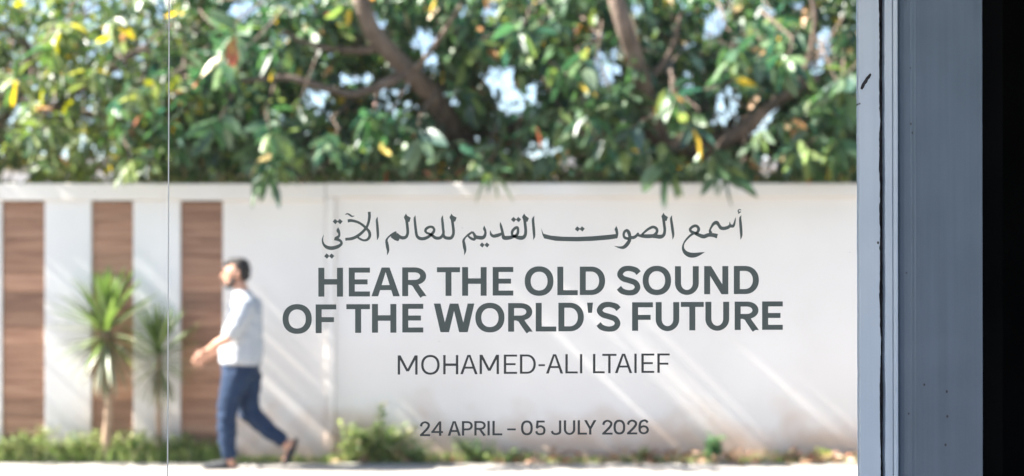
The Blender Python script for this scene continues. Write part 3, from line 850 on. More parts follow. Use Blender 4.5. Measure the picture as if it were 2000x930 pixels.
def leaves_mesh(name, pos, rot, size, cols, which):
    V, T, C, base = [], [], [], 0
    for k, (tv, tt) in enumerate(TEMPL):
        s_ = which == k
        n = int(s_.sum())
        if not n: continue
        v = np.einsum('nij,mj->nmi', rot[s_], tv) * size[s_][:, None, None] + pos[s_][:, None, :]
        t = tt[None] + (np.arange(n) * len(tv))[:, None, None] + base
        V.append(v.reshape(-1, 3)); T.append(t.reshape(-1, 3)); C.append(np.repeat(cols[s_], len(tv), axis=0))
        base += n * len(tv)
    return tris_mesh(name, np.concatenate(V), np.concatenate(T), np.concatenate(C))

def palette(n, pal):
    p = np.array([q[0] for q in pal], float); p /= p.sum()
    c = np.array([q[1] for q in pal])[rng.choice(len(pal), n, p=p)]
    return c * rng.uniform(0.8, 1.25, (n, 1)) * rng.uniform(0.93, 1.07, (n, 3))

def project(p):
    return 1000 + p[:, 0] / p[:, 1] * FPX, HOR - (p[:, 2] - CAM_H) / p[:, 1] * FPX

# openings in the crowns (photo column, row, half width, half height)
GAPS = [(1188, 130, 42, 58), (1168, 60, 30, 30), (1425, 205, 36, 55), (1392, 40, 30, 48), (1345, 90, 16, 26), (1480, 245, 30, 34), (1610, 70, 20, 60), (1600, 130, 22, 26), (1500, 210, 30, 18),
        (620, 185, 62, 26), (690, 150, 50, 22), (735, 55, 30, 40), (830, 80, 34, 46), (850, 120, 24, 22), (975, 150, 50, 36), (1000, 200, 46, 34), (1045, 180, 22, 40), (960, 25, 26, 28), (480, 22, 46, 22),
        (560, 70, 24, 24), (610, 20, 24, 24), (1060, 290, 44, 32), (1120, 320, 36, 20), (1240, 20, 22, 20), (1500, 322, 34, 26), (880, 195, 34, 20), (640, 110, 20, 20), (1340, 165, 20, 30), (1560, 20, 20, 24), (1085, 345, 22, 12),
        (30, 345, 40, 18), (200, 342, 30, 14), (1500, 20, 16, 16), (900, 20, 18, 18), (770, 130, 18, 18)]
def in_gap(p, soft=1.0):
    px, py = project(p)
    m = np.zeros(len(p), bool)
    for (gx, gy, a, b_) in GAPS:
        m |= ((px - gx) / (a * soft)) ** 2 + ((py - gy) / (b_ * soft)) ** 2 < 1
    return m

def crown(clusters, axes, nleaf, size_rng, pal, droop):
    P, D = [], []
    for c, a, n in zip(clusters, axes, nleaf):
        a = a / np.linalg.norm(a)
        u = np.cross(a, (0.3, 0.9, 0.2)); u /= np.linalg.norm(u); v = np.cross(a, u)
        for k in range(n):
            ph = 2.399 * k + rng.uniform(0, 0.6)
            tilt = rad(rng.uniform(30, 105))
            d = a * math.cos(tilt) + (u * math.cos(ph) + v * math.sin(ph)) * math.sin(tilt)
            d = d + np.array((0, 0, -droop * rng.uniform(0.4, 1.4)))
            P.append(c - a * 0.02 * k + d * 0.02); D.append(d)
    P, D = np.array(P), np.array(D)
    n = len(P)
    return P, frames(D, 0.45), rng.uniform(*size_rng, n), palette(n, pal), rng.integers(0, len(TEMPL), n)

PAL_DARK = [(26, (0.028, 0.066, 0.030)), (26, (0.042, 0.088, 0.032)), (18, (0.022, 0.058, 0.038)), (12, (0.065, 0.12, 0.05)), (18, (0.10, 0.15, 0.085)), (12, (0.12, 0.165, 0.05)), (1.4, (0.46, 0.32, 0.04)), (0.9, (0.40, 0.2, 0.08)), (0.5, (0.3, 0.1, 0.06)), (1.5, (0.36, 0.26, 0.15))]
PAL_OLIVE = [(28, (0.062, 0.098, 0.028)), (24, (0.045, 0.082, 0.026)), (16, (0.10, 0.138, 0.035)), (14, (0.032, 0.066, 0.028)), (14, (0.15, 0.18, 0.08)), (3, (0.30, 0.30, 0.03)), (1.4, (0.5, 0.4, 0.04)), (1.2, (0.38, 0.22, 0.10)), (0.6, (0.33, 0.1, 0.05))]

def make_tree(name, label, xr, n_clusters, size_rng, pal, droop, trunk, limbs, extra, dens_thr, front=11.85, gaps=True):
    root = empty(name, (trunk[0][0][0], trunk[0][0][1], 0))
    tag(root, label, 'tree', 'trees behind the street wall')
    bm = bmesh.new(); tube(bm, trunk, 12); bm_obj('trunk', bm, M_bark, root, True)
    for lb in limbs:
        lb = [(q[0], q[1] * 0.8) for q in lb]
        bm = bmesh.new(); tube(bm, [(Vector(p[:3]), p[3]) for p in catmull([(*q[0], q[1]) for q in lb], 5)], 8)
        bm_obj('limb', bm, M_bark, root, True)
    C, A = [], []
    tries = 0
    while len(C) < n_clusters and tries < n_clusters * 60:
        tries += 1
        x = rng.uniform(*xr)
        y = front + (15.6 - front) * rng.beta(1.3, 1.5)
        zz = rng.uniform(2.45, 4.6)
        if zz > 4.0 and rng.uniform() < (zz - 4.0) * 1.1: continue
        # the crown's front edge rises towards the street
        if y < 12.25 and zz < 2.62 + (12.25 - y) * 0.35 + 0.25 * noise.noise(Vector((x * 1.3, 5.0, 0))): continue
        dn = noise.noise(Vector((x * 0.9, y * 0.9, zz * 1.1 + 7))) + 0.5 * noise.noise(Vector((x * 2.3, y * 2.3, zz * 2.3)))
        if dn < dens_thr and zz > 2.75: continue
        if y < 12.4 and rng.uniform() < 0.62 + 0.25 * (zz > 3.4): continue
        C.append((x, y, zz)); A.append((rng.normal(0, 0.5), rng.normal(-0.35, 0.5), rng.normal(-0.1, 0.55)))
    C, A = np.array(C), np.array(A)
    if gaps:
        k = ~(in_gap(C, 0.74) & (rng.uniform(size=len(C)) < 0.93)); C, A = C[k], A[k]
    P, R_, Sz, Co, Wh = crown(C, A, rng.integers(7, 12, len(C)), size_rng, pal, droop)
    tips = P + R_[:, :, 1] * (Sz * 0.55)[:, None]
    keep = (tips[:, 2] - Sz * 0.3 > 2.46) | (tips[:, 1] < 12.2)
    if gaps: keep &= ~(in_gap(tips, 0.78) & (rng.uniform(size=len(P)) < 0.9))
    for seg in [trunk[2:]] + limbs:
        cp = catmull([(*q[0], q[1]) for q in seg], 4)
        for c in cp:
            if c[3] < 0.03: continue
            for pt in (P, tips):
                near = np.hypot(pt[:, 0] - c[0] * pt[:, 1] / c[1], pt[:, 2] - CAM_H - (c[2] - CAM_H) * pt[:, 1] / c[1]) < c[3] + 0.03
                keep &= ~(near & (pt[:, 1] < c[1] + 0.1) & (rng.uniform(size=len(P)) < 0.5))
    P, R_, Sz, Co, Wh = P[keep], R_[keep], Sz[keep], Co[keep], Wh[keep]
    if extra:
        E = crown(np.array([e[0] for e in extra]), np.array([e[1] for e in extra], float), [e[2] for e in extra], (size_rng[0] * 1.5, size_rng[1] * 1.3), pal, droop)
        P, R_, Sz, Co, Wh = (np.concatenate(q) for q in zip((P, R_, Sz, Co, Wh), E))
    # twigs that carry the rosettes
    bm = bmesh.new()
    for c, a in list(zip(C, A))[::2]:
        a = Vector(a).normalized(); p = Vector(c)
        tube(bm, [(p + a * 0.03, 0.0035), (p - a * 0.22 + Vector((0, 0, 0.03)), 0.0055), (p - a * 0.45 + Vector((0, 0.1, 0.12)), 0.008)], 4)
    for e in extra:
        p = Vector(e[0])
        q = p + Vector((rng.normal(0.05, 0.12), 0.35, 0.3)); tube(bm, [(p, 0.004), (p.lerp(q, 0.5) + Vector((rng.normal(0, 0.05), 0, 0.03)), 0.006), (q, 0.008), (q + Vector((rng.normal(0.1, 0.2), 0.6, 0.35)), 0.012)], 5)
    tw = bm_obj('twigs', bm, M_bark, root, True); tag(tw, kind='stuff')
    # the leaves that show largest are single pieces, the rest one mass
    px, py = project(P)
    seen = (px > -20) & (px < 1690) & (py > -20) & (py < 420)
    score = np.where(seen, Sz / P[:, 1] * (1 + 1.6 * (12.6 - P[:, 1]).clip(0, 1.2)), -1)
    order = np.argsort(-score)[:300]
    order = order[score[order] > 0]
    rest = np.ones(len(P), bool); rest[order] = False
    me = leaves_mesh('crown', P[rest], R_[rest], Sz[rest], Co[rest], Wh[rest])
    tag(mesh_obj('crown', me, M_leaf, root), kind='stuff')
    shared = {}
    for i in order:
        key = (int(Wh[i]), tuple(np.round(np.log(Co[i] + 1e-3) * 2.0).astype(int)))
        if key not in shared:
            tv, tt = TEMPL[Wh[i]]
            m_ = tris_mesh('leaf', tv, tt, np.tile(Co[i], (len(tv), 1))); m_.materials.append(M_leaf); shared[key] = m_
        o = bpy.data.objects.new('leaf', shared[key]); col.objects.link(o); o.parent = root
        mt = Matrix.Identity(4)
        for r in range(3):
            for c in range(3): mt[r][c] = float(R_[i][r, c] * Sz[i])
        mt.translation = Vector(P[i]) - root.location
        o.matrix_local = mt
    return root

def L(px, py, d): return tuple(W(px, py, d))
make_tree('leafy_tree', 'olive and yellow green tree above the plank bays, left of the joint', (-8.2, -2.7), 1900, (0.09, 0.18), PAL_OLIVE, 0.45,
          [((-5.6, 13.9, -0.1), 0.16), ((-5.5, 13.8, 1.6), 0.13), ((-5.3, 13.7, 3.0), 0.11), ((-5.2, 13.6, 4.6), 0.07)],
          [[((-5.4, 13.75, 2.4), 0.07), (L(60, 120, 13.4), 0.055), (L(-60, 20, 13.2), 0.03)], [((-5.3, 13.7, 2.7), 0.06), (L(150, 180, 13.3), 0.045), (L(290, 90, 12.9), 0.025)], [((-5.25, 13.65, 3.4), 0.06), (L(240, 230, 13), 0.035), (L(330, 200, 12.6), 0.02)]],
          [(L(60, 260, 11.7), (-0.3, -0.6, -0.3), 11), (L(120, 60, 11.6), (0.2, -0.7, -0.4), 12), (L(90, 90, 11.5), (-0.2, -0.7, -0.2), 12), (L(250, 330, 12.0), (0, -0.5, -0.8), 9), (L(30, 160, 11.2), (0.2, -0.7, -0.3), 12), (L(180, 150, 11.7), (0, -0.7, -0.5), 11), (L(270, 190, 11.8), (-0.1, -0.6, -0.5), 11), (L(220, 40, 11.6), (0.2, -0.7, -0.2), 11)], -0.28)
make_tree('broadleaf_tree', 'dark green large leaved tree with a forked limb above the wall', (-3.4, 1.2), 2100, (0.12, 0.25), PAL_DARK, 0.65,
          [((-0.5, 14.3, -0.1), 0.18), ((-0.55, 14.2, 1.6), 0.15), (L(900, 270, 13.4), 0.12), (L(838, 178, 12.9), 0.1), (L(770, 112, 12.5), 0.085), (L(725, 60, 12.3), 0.08), (L(690, -40, 12.1), 0.07)],
          [[(L(800, 140, 12.6), 0.06), (L(700, 182, 12.5), 0.05), (L(640, 174, 12.4), 0.045), (L(560, 152, 12.3), 0.035), (L(470, 160, 12.2), 0.02)],
           [(L(790, 150, 12.6), 0.04), (L(820, 125, 12.4), 0.034), (L(855, 80, 12.2), 0.028), (L(900, 10, 12.0), 0.018)],
           [(L(745, 95, 12.5), 0.05), (L(680, 98, 12.5), 0.045), (L(600, 85, 12.5), 0.03), (L(520, 40, 12.4), 0.02)],
           [(L(885, 250, 14.1), 0.06), (L(960, 260, 13.6), 0.05), (L(1040, 230, 13.1), 0.03)]],
          [(L(520, 350, 11.9), (0, -0.4, -0.9), 12), (L(545, 330, 11.85), (0.3, -0.4, -0.7), 10), (L(440, 120, 11.6), (0.1, -0.7, -0.4), 12), (L(455, 60, 11.5), (-0.1, -0.7, -0.1), 12), (L(420, 250, 11.8), (0, -0.6, -0.6), 11),
           (L(720, 240, 11.9), (0, -0.6, -0.6), 11), (L(960, 340, 12.1), (0.2, -0.5, -0.5), 9), (L(380, 180, 12.2), (-0.2, -0.6, -0.5), 11), (L(530, 260, 11.8), (0.1, -0.6, -0.6), 11), (L(640, 290, 11.9), (0, -0.5, -0.8), 10), (L(820, 270, 11.9), (0.1, -0.6, -0.5), 10), (L(1010, 70, 11.7), (0, -0.6, -0.6), 10)], -0.20)
make_tree('broadleaf_tree', 'dark green tree with a thick leaning trunk, next to the window frame', (0.7, 5.6), 2100, (0.12, 0.25), PAL_DARK, 0.7,
          [((1.55, 14.0, -0.1), 0.17), ((1.5, 13.9, 1.8), 0.14), (L(1280, 260, 13.0), 0.11), (L(1258, 170, 12.5), 0.082), (L(1225, 70, 12.2), 0.075), (L(1192, -40, 12.0), 0.07)],
          [[(L(1280, 260, 13.0), 0.09), (L(1360, 290, 12.9), 0.10), (L(1450, 255, 12.75), 0.10), (L(1500, 210, 12.6), 0.07), (L(1600, 150, 12.5), 0.04)],
           [(L(1490, 220, 12.65), 0.05), (L(1565, 150, 12.4), 0.035), (L(1592, 40, 12.2), 0.028), (L(1570, -60, 12.1), 0.02)],
           [(L(1258, 170, 12.5), 0.045), (L(1310, 100, 12.4), 0.03), (L(1330, 20, 12.3), 0.018)]],
          [(L(1290, 320, 11.9), (-0.1, -0.4, -0.9), 12), (L(1310, 345, 11.85), (0.1, -0.4, -0.9), 11), (L(1400, 320, 11.9), (0.2, -0.4, -0.9), 11), (L(1350, 250, 11.8), (0, -0.6, -0.6), 11), (L(1430, 345, 11.95), (0.4, -0.4, -0.6), 7),
           (L(1140, 130, 11.8), (0, -0.5, -0.8), 10), (L(1560, 300, 12.0), (0.1, -0.5, -0.7), 10), (L(1640, 290, 12.0), (0.1, -0.5, -0.7), 10), (L(1150, 225, 11.9), (-0.2, -0.6, -0.2), 12), (L(1320, 190, 11.8), (0.1, -0.6, -0.5), 11), (L(1530, 130, 11.8), (0, -0.6, -0.7), 10), (L(1650, 180, 11.8), (0, -0.6, -0.6), 10), (L(1440, 110, 11.8), (0.2, -0.5, -0.7), 10)], -0.20)

# ------------------------------------------------------------------ two yuccas in front of the plank bays
def yucca(label, base, top, r_trunk, n, length, lean):
    root = empty('yucca', base)
    tag(root, label, 'yucca', 'yuccas along the panelled wall')
    b_, t_ = Vector(base), Vector(top)
    bm = bmesh.new()
    pts = []
    for i in range(15):
        u = i / 14
        p = b_.lerp(t_, u) + Vector((math.sin(u * 3.1) * lean, 0, 0))
        pts.append((p - b_, r_trunk * (1.15 - 0.35 * u) * (1.0 + 0.10 * (i % 2))))
    tube(bm, pts, 10)
    bm_obj('trunk', bm, M_ytrunk, root, True, loc=(0, 0, 0))
    strips = []
    for curl, w in ((0.03, 0.095), (0.12, 0.085), (0.28, 0.08)):
        v, tr = [], []
        prof = [(0, 0.75), (0.12, 0.9), (0.35, 1.0), (0.6, 0.85), (0.82, 0.5)]
        for t, ww in prof:
            for s_ in (-1, 0, 1):
                v.append((s_ * ww * w / 2, t - 0.12 * curl * t * t, -curl * t * t + (0.35 * ww * w / 2 if s_ else 0)))
        v.append((0, 1 - 0.12 * curl, -curl))
        for r in range(4):
            for c in (0, 1):
                a = r * 3 + c; tr += [(a, a + 1, a + 4), (a, a + 4, a + 3)]
        tr += [(12, 13, 15), (13, 14, 15)]
        strips.append((v, tr))
    cols = [(0.12, 0.2, 0.035), (0.15, 0.22, 0.06), (0.16, 0.19, 0.10), (0.27, 0.28, 0.19), (0.45, 0.41, 0.29)]
    data = {}
    for k in range(n):
        u = k / (n - 1)                              # 0 centre spear, 1 oldest drooping leaf
        el = rad(86 - 150 * u ** 0.85 + rng.uniform(-9, 9)); ph = 2.399 * k + rng.uniform(-0.3, 0.3)
        d = np.array([[math.cos(el) * math.cos(ph), math.cos(el) * math.sin(ph) * 0.6, math.sin(el)]]); d /= np.linalg.norm(d)
        if base[1] + d[0, 1] * length > DW - 0.04: d[0, 1] = (DW - 0.04 - base[1]) / length; d /= np.linalg.norm(d)
        R_ = frames(d, 0.12)[0]
        ci = 0 if u < 0.18 else 1 if u < 0.4 else int(rng.choice([1, 2, 3], p=[0.3, 0.4, 0.3])) if u < 0.7 else int(rng.choice([2, 3, 4], p=[0.3, 0.45, 0.25]))
        si = 0 if u < 0.35 else 1 if u < 0.75 else 2
        if (si, ci) not in data:
            m_ = tris_mesh('leaf', strips[si][0], strips[si][1], np.tile(cols[ci], (16, 1))); m_.materials.append(M_yucca); data[(si, ci)] = m_
        o = bpy.data.objects.new('leaf', data[(si, ci)]); col.objects.link(o); o.parent = root
        s_ = length * (0.78 + 0.22 * math.sin(math.pi * min(1, u * 1.2 + 0.1))) * rng.uniform(0.88, 1.08)
        mt = Matrix.Identity(4)
        for r in range(3):
            for c in range(3): mt[r][c] = float(R_[r, c] * s_)
        mt.translation = (t_ - b_) + Vector((0, 0, 0.06 - 0.26 * u))
        o.matrix_local = mt
yucca('taller yucca with spiky head on a bare tan trunk, before the middle plank bay', (X(203, 12.3), 12.33, -0.01), W(207, 640, 12.2), 0.036, 112, 0.56, 0.03)
yucca('shorter yucca with narrow spiky head, just left of the glass joint', (X(314, 12.38), 12.36, -0.01), W(311, 688, 12.3), 0.026, 86, 0.44, -0.01)

# ------------------------------------------------------------------ weeds, grass and leaf litter along the wall foot
PAL_WEED = [(10, (0.17, 0.23, 0.07)), (9, (0.24, 0.29, 0.11)), (4, (0.10, 0.16, 0.05)), (5, (0.36, 0.36, 0.2)), (1, (0.34, 0.27, 0.14))]
PAL_DEEP = [(10, (0.04, 0.10, 0.04)), (6, (0.07, 0.14, 0.05))]
def weed(label, px, d, h, spread, n_stem, pal=PAL_WEED, leaf=(0.03, 0.065), tall=None, group='weeds along the wall foot'):
    base = Vector((X(px, d), d, -0.01))
    root = empty('weed', base)
    tag(root, label, 'weed', group)
    bm = bmesh.new(); P, D = [], []
    for s_ in range(n_stem):
        a = rng.uniform(0, 2 * math.pi); hh = h * rng.uniform(0.45, 1.0)
        out = spread * math.sqrt(rng.uniform(0, 1))
        if tall and s_ < 3: hh = tall * rng.uniform(0.8, 1.0); out *= 0.35
        tip = Vector((math.cos(a) * out, math.sin(a) * min(out, 0.14), hh))
        mid = Vector((tip.x * 0.35, tip.y * 0.35, hh * 0.55))
        tube(bm, [(Vector((tip.x * 0.1, tip.y * 0.1, 0)), 0.004), (mid, 0.003), (tip, 0.0015)], 4)
        nl = int(hh / 0.022) + 3
        for k in range(nl):
            u = 0.15 + 0.85 * k / nl
            p = (mid * (u / 0.55) if u < 0.55 else mid.lerp(tip, (u - 0.55) / 0.45))
            b_ = rng.uniform(0, 2 * math.pi)
            P.append((p.x, p.y, max(p.z, 0.01))); D.append((math.cos(b_), math.sin(b_), rng.uniform(-0.2, 0.9)))
    bm_obj('stems', bm, M_weed_stem, root, False, loc=(0, 0, 0))
    P, D = np.array(P), np.array(D); n = len(P)
    me = leaves_mesh('foliage', P, frames(D, 0.4), rng.uniform(*leaf, n), palette(n, pal), rng.integers(0, 3, n))
    mesh_obj('foliage', me, M_weed, root, loc=(0, 0, 0))
    return root
M_weed_stem = noisy('weed_stem', (0.12, 0.16, 0.05), (0.2, 0.22, 0.09), scale=10, bump=0)
weed('tall straggly weed with dry sprigs, the largest plant along the plain wall', 742, 12.3, 0.36, 0.42, 90, leaf=(0.045, 0.09), tall=0.58)
weed('bright green weed clump hugging the foot of the wall corner', 690, 12.28, 0.2, 0.18, 30)
weed('rounded pale weed beside the largest plant, under the first date digits', 812, 12.28, 0.22, 0.2, 30, [(6, (0.2, 0.26, 0.12)), (6, (0.14, 0.22, 0.07)), (3, (0.3, 0.27, 0.17))])
weed('low green weed under the word APRIL on the glass', 925, 12.3, 0.24, 0.24, 36, PAL_DEEP + PAL_WEED[:1])
weed('small sprawling weed under the dash of the date', 1000, 12.29, 0.13, 0.24, 26)
weed('small bright weed at the wall foot right of the date', 1258, 12.32, 0.15, 0.1, 14)
weed('dark green little seedling standing up among dry leaves', 1395, 12.34, 0.26, 0.11, 18, PAL_DEEP, (0.05, 0.09))
weed('low pale green weed right of the dark seedling', 1525, 12.32, 0.12, 0.16, 14)
weed('yellow green tuft near the window frame edge', 1610, 12.31, 0.14, 0.12, 14, [(6, (0.3, 0.32, 0.06)), (4, (0.15, 0.22, 0.05))])
weed('faint low weed beneath the walking man', 520, 12.4, 0.07, 0.14, 8)
left = [(20, 0.26, 'leafy weed below the leftmost plank bay, at the photo edge'), (68, 0.34, 'taller leafy weed at the right foot of the leftmost plank bay'), (128, 0.22, 'green weed at the foot of the first white pilaster'), (165, 0.3, 'leafy weed just left of the taller yucca trunk'),
        (243, 0.3, 'bright leafy weed just right of the taller yucca trunk'), (290, 0.26, 'dark leafy weed around the shorter yucca trunk'), (345, 0.3, 'dark leafy weed just right of the glass joint'), (388, 0.22, 'low leafy weed behind the front leg of the walking man')]
for px, h, lb in left:
    weed(lb, px, 12.34, h, 0.26, 34, PAL_WEED if px < 260 else PAL_DEEP + PAL_WEED[:2])
# grass blades filling the strip on the left
nb = 7200
gx = np.concatenate([rng.uniform(X(-420, 12.3), X(425, 12.3), 4300), rng.uniform(X(425, 12.3), X(1700, 12.3), nb - 4300)])
gy = rng.uniform(12.235, 12.47, nb)
hh = rng.uniform(0.06, 0.2, nb) * np.where(gx < X(425, 12.3), 1.0, np.where((gx > X(640, 12.3)) & (gx < X(1060, 12.3)), 0.6, 0.4))
a = rng.uniform(0, 2 * np.pi, nb); wv = rng.uniform(0.004, 0.009, nb)
b0 = np.stack([gx, gy, np.full(nb, -0.01)], 1)
side = np.stack([np.cos(a), np.sin(a), np.zeros(nb)], 1) * wv[:, None]
ben = np.stack([rng.normal(0, 0.5, nb) * hh, np.minimum(rng.normal(0, 0.25, nb) * hh, 12.47 - gy), hh], 1)
V = np.stack([b0 - side, b0 + side, b0 + ben * [0.3, 0.3, 0.6] - side * 0.7, b0 + ben * [0.3, 0.3, 0.6] + side * 0.7, b0 + ben], 1).reshape(-1, 3)
T = (np.array([(0, 1, 3), (0, 3, 2), (2, 3, 4)])[None] + (np.arange(nb) * 5)[:, None, None]).reshape(-1, 3)
gm = tris_mesh('grass', V, T, np.repeat(palette(nb, PAL_WEED), 5, axis=0))
tag(mesh_obj('grass', gm, M_weed), 'green grass growing along the foot of the wall', 'grass', kind='stuff')
# dry leaves swept against the wall on the right
nl = 420
lx = np.concatenate([rng.uniform(X(1000, 12.2), X(1720, 12.2), 360), rng.uniform(X(640, 12.2), X(1000, 12.2), 60)])
ly = 12.42 - np.abs(rng.normal(0, 0.17, nl)).clip(0, 0.75)
lz = rng.uniform(0.01, 0.035, nl) + np.where((ly > 12.2) & (lx > X(1000, 12.2)), rng.uniform(0, 0.06, nl), 0)
dirs = np.stack([rng.normal(0, 1, nl), rng.normal(0, 1, nl), rng.normal(0.1, 0.25, nl)], 1)
PAL_DRY = [(6, (0.36, 0.22, 0.13)), (5, (0.46, 0.31, 0.19)), (4, (0.24, 0.13, 0.08)), (3, (0.5, 0.38, 0.26)), (1, (0.36, 0.12, 0.06))]
lm = leaves_mesh('dry_leaves', np.stack([lx, ly, lz], 1), frames(dirs, 0.7), rng.uniform(0.05, 0.12, nl), palette(nl, PAL_DRY), rng.integers(0, 3, nl))
tag(mesh_obj('dry_leaves', lm, M_litter), 'brown dry leaves lying along the foot of the wall', 'dry leaves', kind='stuff')

# ------------------------------------------------------------------ the walking man
DM = 11.9
def Q(px, py, dy=0.0):
    p = W(px, py, DM); return (p.x, p.y + dy, p.z)
def sweep(bm, pts, sub=2):
    """ellipsoids along a path; pts: (x, y, z, rx, ry, rz)"""
    P = [np.array(p, float) for p in pts]
    seq = [P[0]]
    for a, b_ in zip(P[:-1], P[1:]):
        n = max(1, int(np.linalg.norm(b_[:3] - a[:3]) / (0.4 * min(a[3:].min(), b_[3:].min()))) + 1)
        seq += [a + (b_ - a) * (k / n) for k in range(1, n + 1)]
    for s_ in seq:
        bmesh.ops.create_icosphere(bm, subdivisions=sub, radius=1.0, matrix=Matrix.Translation(s_[:3]) @ Matrix.Diagonal((s_[3], s_[4], s_[5], 1)))
def E(px, py, dy, rx, ry=None, rz=None):
    return (*Q(px, py, dy), rx, ry or rx, rz or rx)
def fuse(name, bm, voxel, mat, smooth_it, parent=None, wrinkle=0.0, zmin=None):
    me = bpy.data.meshes.new(name + '_raw'); bm.to_mesh(me); bm.free()
    tmp = bpy.data.objects.new('tmp', me); col.objects.link(tmp)
    r = tmp.modifiers.new('r', 'REMESH'); r.mode = 'VOXEL'; r.voxel_size = voxel
    s_ = tmp.modifiers.new('s', 'SMOOTH'); s_.factor = 0.5; s_.iterations = smooth_it
    dg = bpy.context.evaluated_depsgraph_get(); dg.update()
    out = bpy.data.meshes.new_from_object(tmp.evaluated_get(dg))
    bpy.data.objects.remove(tmp); bpy.data.meshes.remove(me)
    out.name = name
    if wrinkle:
        nrm = [v.normal.copy() for v in out.vertices]
        for v, n in zip(out.vertices, nrm):
            c = v.co
            v.co = c + n * wrinkle * (noise.noise(Vector((c.x * 9, c.y * 9, c.z * 16))) + 0.5 * noise.noise(Vector((c.x * 22 + c.z * 8, c.y * 20, c.z * 30))))
    if zmin is not None:
        for v in out.vertices: v.co.z = max(v.co.z, zmin)
    out.shade_smooth()
    out.materials.clear(); out.materials.append(mat)
    o = bpy.data.objects.new(name, out); col.objects.link(o)
    if parent: o.parent = parent
    return o
bm = bmesh.new()
# head and neck
sweep(bm, [E(464, 527, 0, 0.092, 0.076, 0.092), E(457, 535, 0, 0.088, 0.07, 0.09), E(453, 547, 0, 0.066, 0.058, 0.06), E(447, 556, 0, 0.042, 0.04, 0.03)])
sweep(bm, [E(437, 533, 0, 0.012, 0.014, 0.012), E(433.5, 541, 0, 0.016, 0.016, 0.013)])
sweep(bm, [E(437.5, 549, 0, 0.014, 0.026, 0.010), E(438, 552.5, 0, 0.014, 0.022, 0.009)])
sweep(bm, [E(438.5, 527, -0.03, 0.016, 0.022, 0.008), E(438.5, 527, 0.03, 0.016, 0.022, 0.008)])
for s_ in (-1, 1):
    sweep(bm, [E(468, 534, s_ * 0.076, 0.016, 0.011, 0.024), E(466, 542, s_ * 0.074, 0.011, 0.009, 0.014)])
sweep(bm, [E(468, 552, 0, 0.056, 0.055, 0.05), E(474, 580, 0, 0.062, 0.066, 0.05)])
# chest, belly and legs inside the clothes
sweep(bm, [E(476, 594, 0, 0.09, 0.17, 0.06), E(472, 650, 0, 0.135, 0.165, 0.08), E(470, 715, 0, 0.13, 0.15, 0.07)])
sweep(bm, [E(464, 735, -0.085, 0.085), E(448, 805, -0.085, 0.062), E(450, 885, -0.085, 0.042), E(455, 905, -0.085, 0.038, 0.036, 0.03)])
sweep(bm, [E(477, 735, 0.085, 0.085), E(484, 808, 0.085, 0.062), E(548, 864, 0.085, 0.045), E(561, 873, 0.085, 0.04, 0.036, 0.036)])
# feet
sweep(bm, [E(459, 907.5, -0.085, 0.04, 0.036, 0.026), E(436, 909, -0.088, 0.05, 0.042, 0.02), E(412, 911, -0.09, 0.034, 0.04, 0.014)])
sweep(bm, [E(566, 868, 0.085, 0.036, 0.036, 0.036), E(560, 885, 0.087, 0.03, 0.042, 0.045), E(553, 903, 0.09, 0.022, 0.042, 0.03)])
# arms
for s_, el, wr_ in ((-1, (459, 658, -0.255), (419, 682, -0.22)), (1, (452, 661, 0.24), (415, 689, 0.06))):
    sweep(bm, [E(484, 598, s_ * 0.18, 0.06), E(468, 640, s_ * 0.24, 0.048), E(*el, 0.042), E(435, (el[1] + wr_[1]) / 2 + 0, (el[2] + wr_[2]) / 2, 0.039), E(*wr_, 0.028)])
    hx, hy, hd = wr_
    sweep(bm, [E(hx, hy, hd, 0.028, 0.026, 0.03), E(hx - 9, hy + 6, hd, 0.032, 0.024, 0.036), E(hx - 16, hy + 11, hd, 0.03, 0.022, 0.034)])
    for k in range(4):
        fy = hy + 5 + k * 4.2; l = (1.0, 1.1, 1.02, 0.82)[k]
        sweep(bm, [E(hx - 17, fy + 1, hd - 0.008 + 0.004 * k, 0.0105), E(hx - 17 - 8 * l, fy + 5, hd - 0.008, 0.010), E(hx - 18 - 12 * l, fy + 10.5, hd - 0.002, 0.009), E(hx - 15 - 11 * l, fy + 15, hd + 0.006, 0.008)], 1)
    sweep(bm, [E(hx - 5, hy + 1, hd - s_ * -0.022, 0.013), E(hx - 14, hy + 1, hd + s_ * 0.034, 0.0115), E(hx - 22, hy + 4, hd + s_ * 0.036, 0.0095)], 1)
person = fuse('person', bm, 0.0075, M_skin, 3, zmin=0.012)
tag(person, 'man in white shirt and navy trousers walking left along the pavement', 'person')
# hair, beard, eyes
bm = bmesh.new()
sweep(bm, [E(456, 512, 0, 0.07, 0.064, 0.035), E(468, 515, 0, 0.084, 0.079, 0.052), E(475, 526, 0, 0.066, 0.08, 0.07), E(477.5, 540, 0, 0.048, 0.068, 0.05)])
sweep(bm, [E(447, 512.5, 0, 0.04, 0.055, 0.024), E(440.5, 517, 0, 0.02, 0.045, 0.014)])
for s_ in (-1, 1): sweep(bm, [E(463, 528, s_ * 0.066, 0.02, 0.014, 0.03), E(461, 538, s_ * 0.066, 0.012, 0.01, 0.022)])
fuse('hair', bm, 0.009, M_hair, 2, person, 0.004)
bm = bmesh.new()
for s_ in (-1, 1): sweep(bm, [E(461, 541, s_ * 0.064, 0.013, 0.010, 0.02), E(457, 551, s_ * 0.055, 0.022, 0.012, 0.022), E(449, 558, s_ * 0.03, 0.03, 0.022, 0.02)])
sweep(bm, [E(447, 559, -0.02, 0.038, 0.03, 0.024), E(447, 559, 0.02, 0.038, 0.03, 0.024)])
for s_ in (-1, 1): sweep(bm, [E(435.8, 546.2, 0, 0.010, 0.012, 0.005), E(438, 548.5, s_ * 0.024, 0.010, 0.01, 0.007), E(441, 555, s_ * 0.03, 0.012, 0.012, 0.012)])
fuse('beard', bm, 0.006, M_hair, 2, person, 0.003)
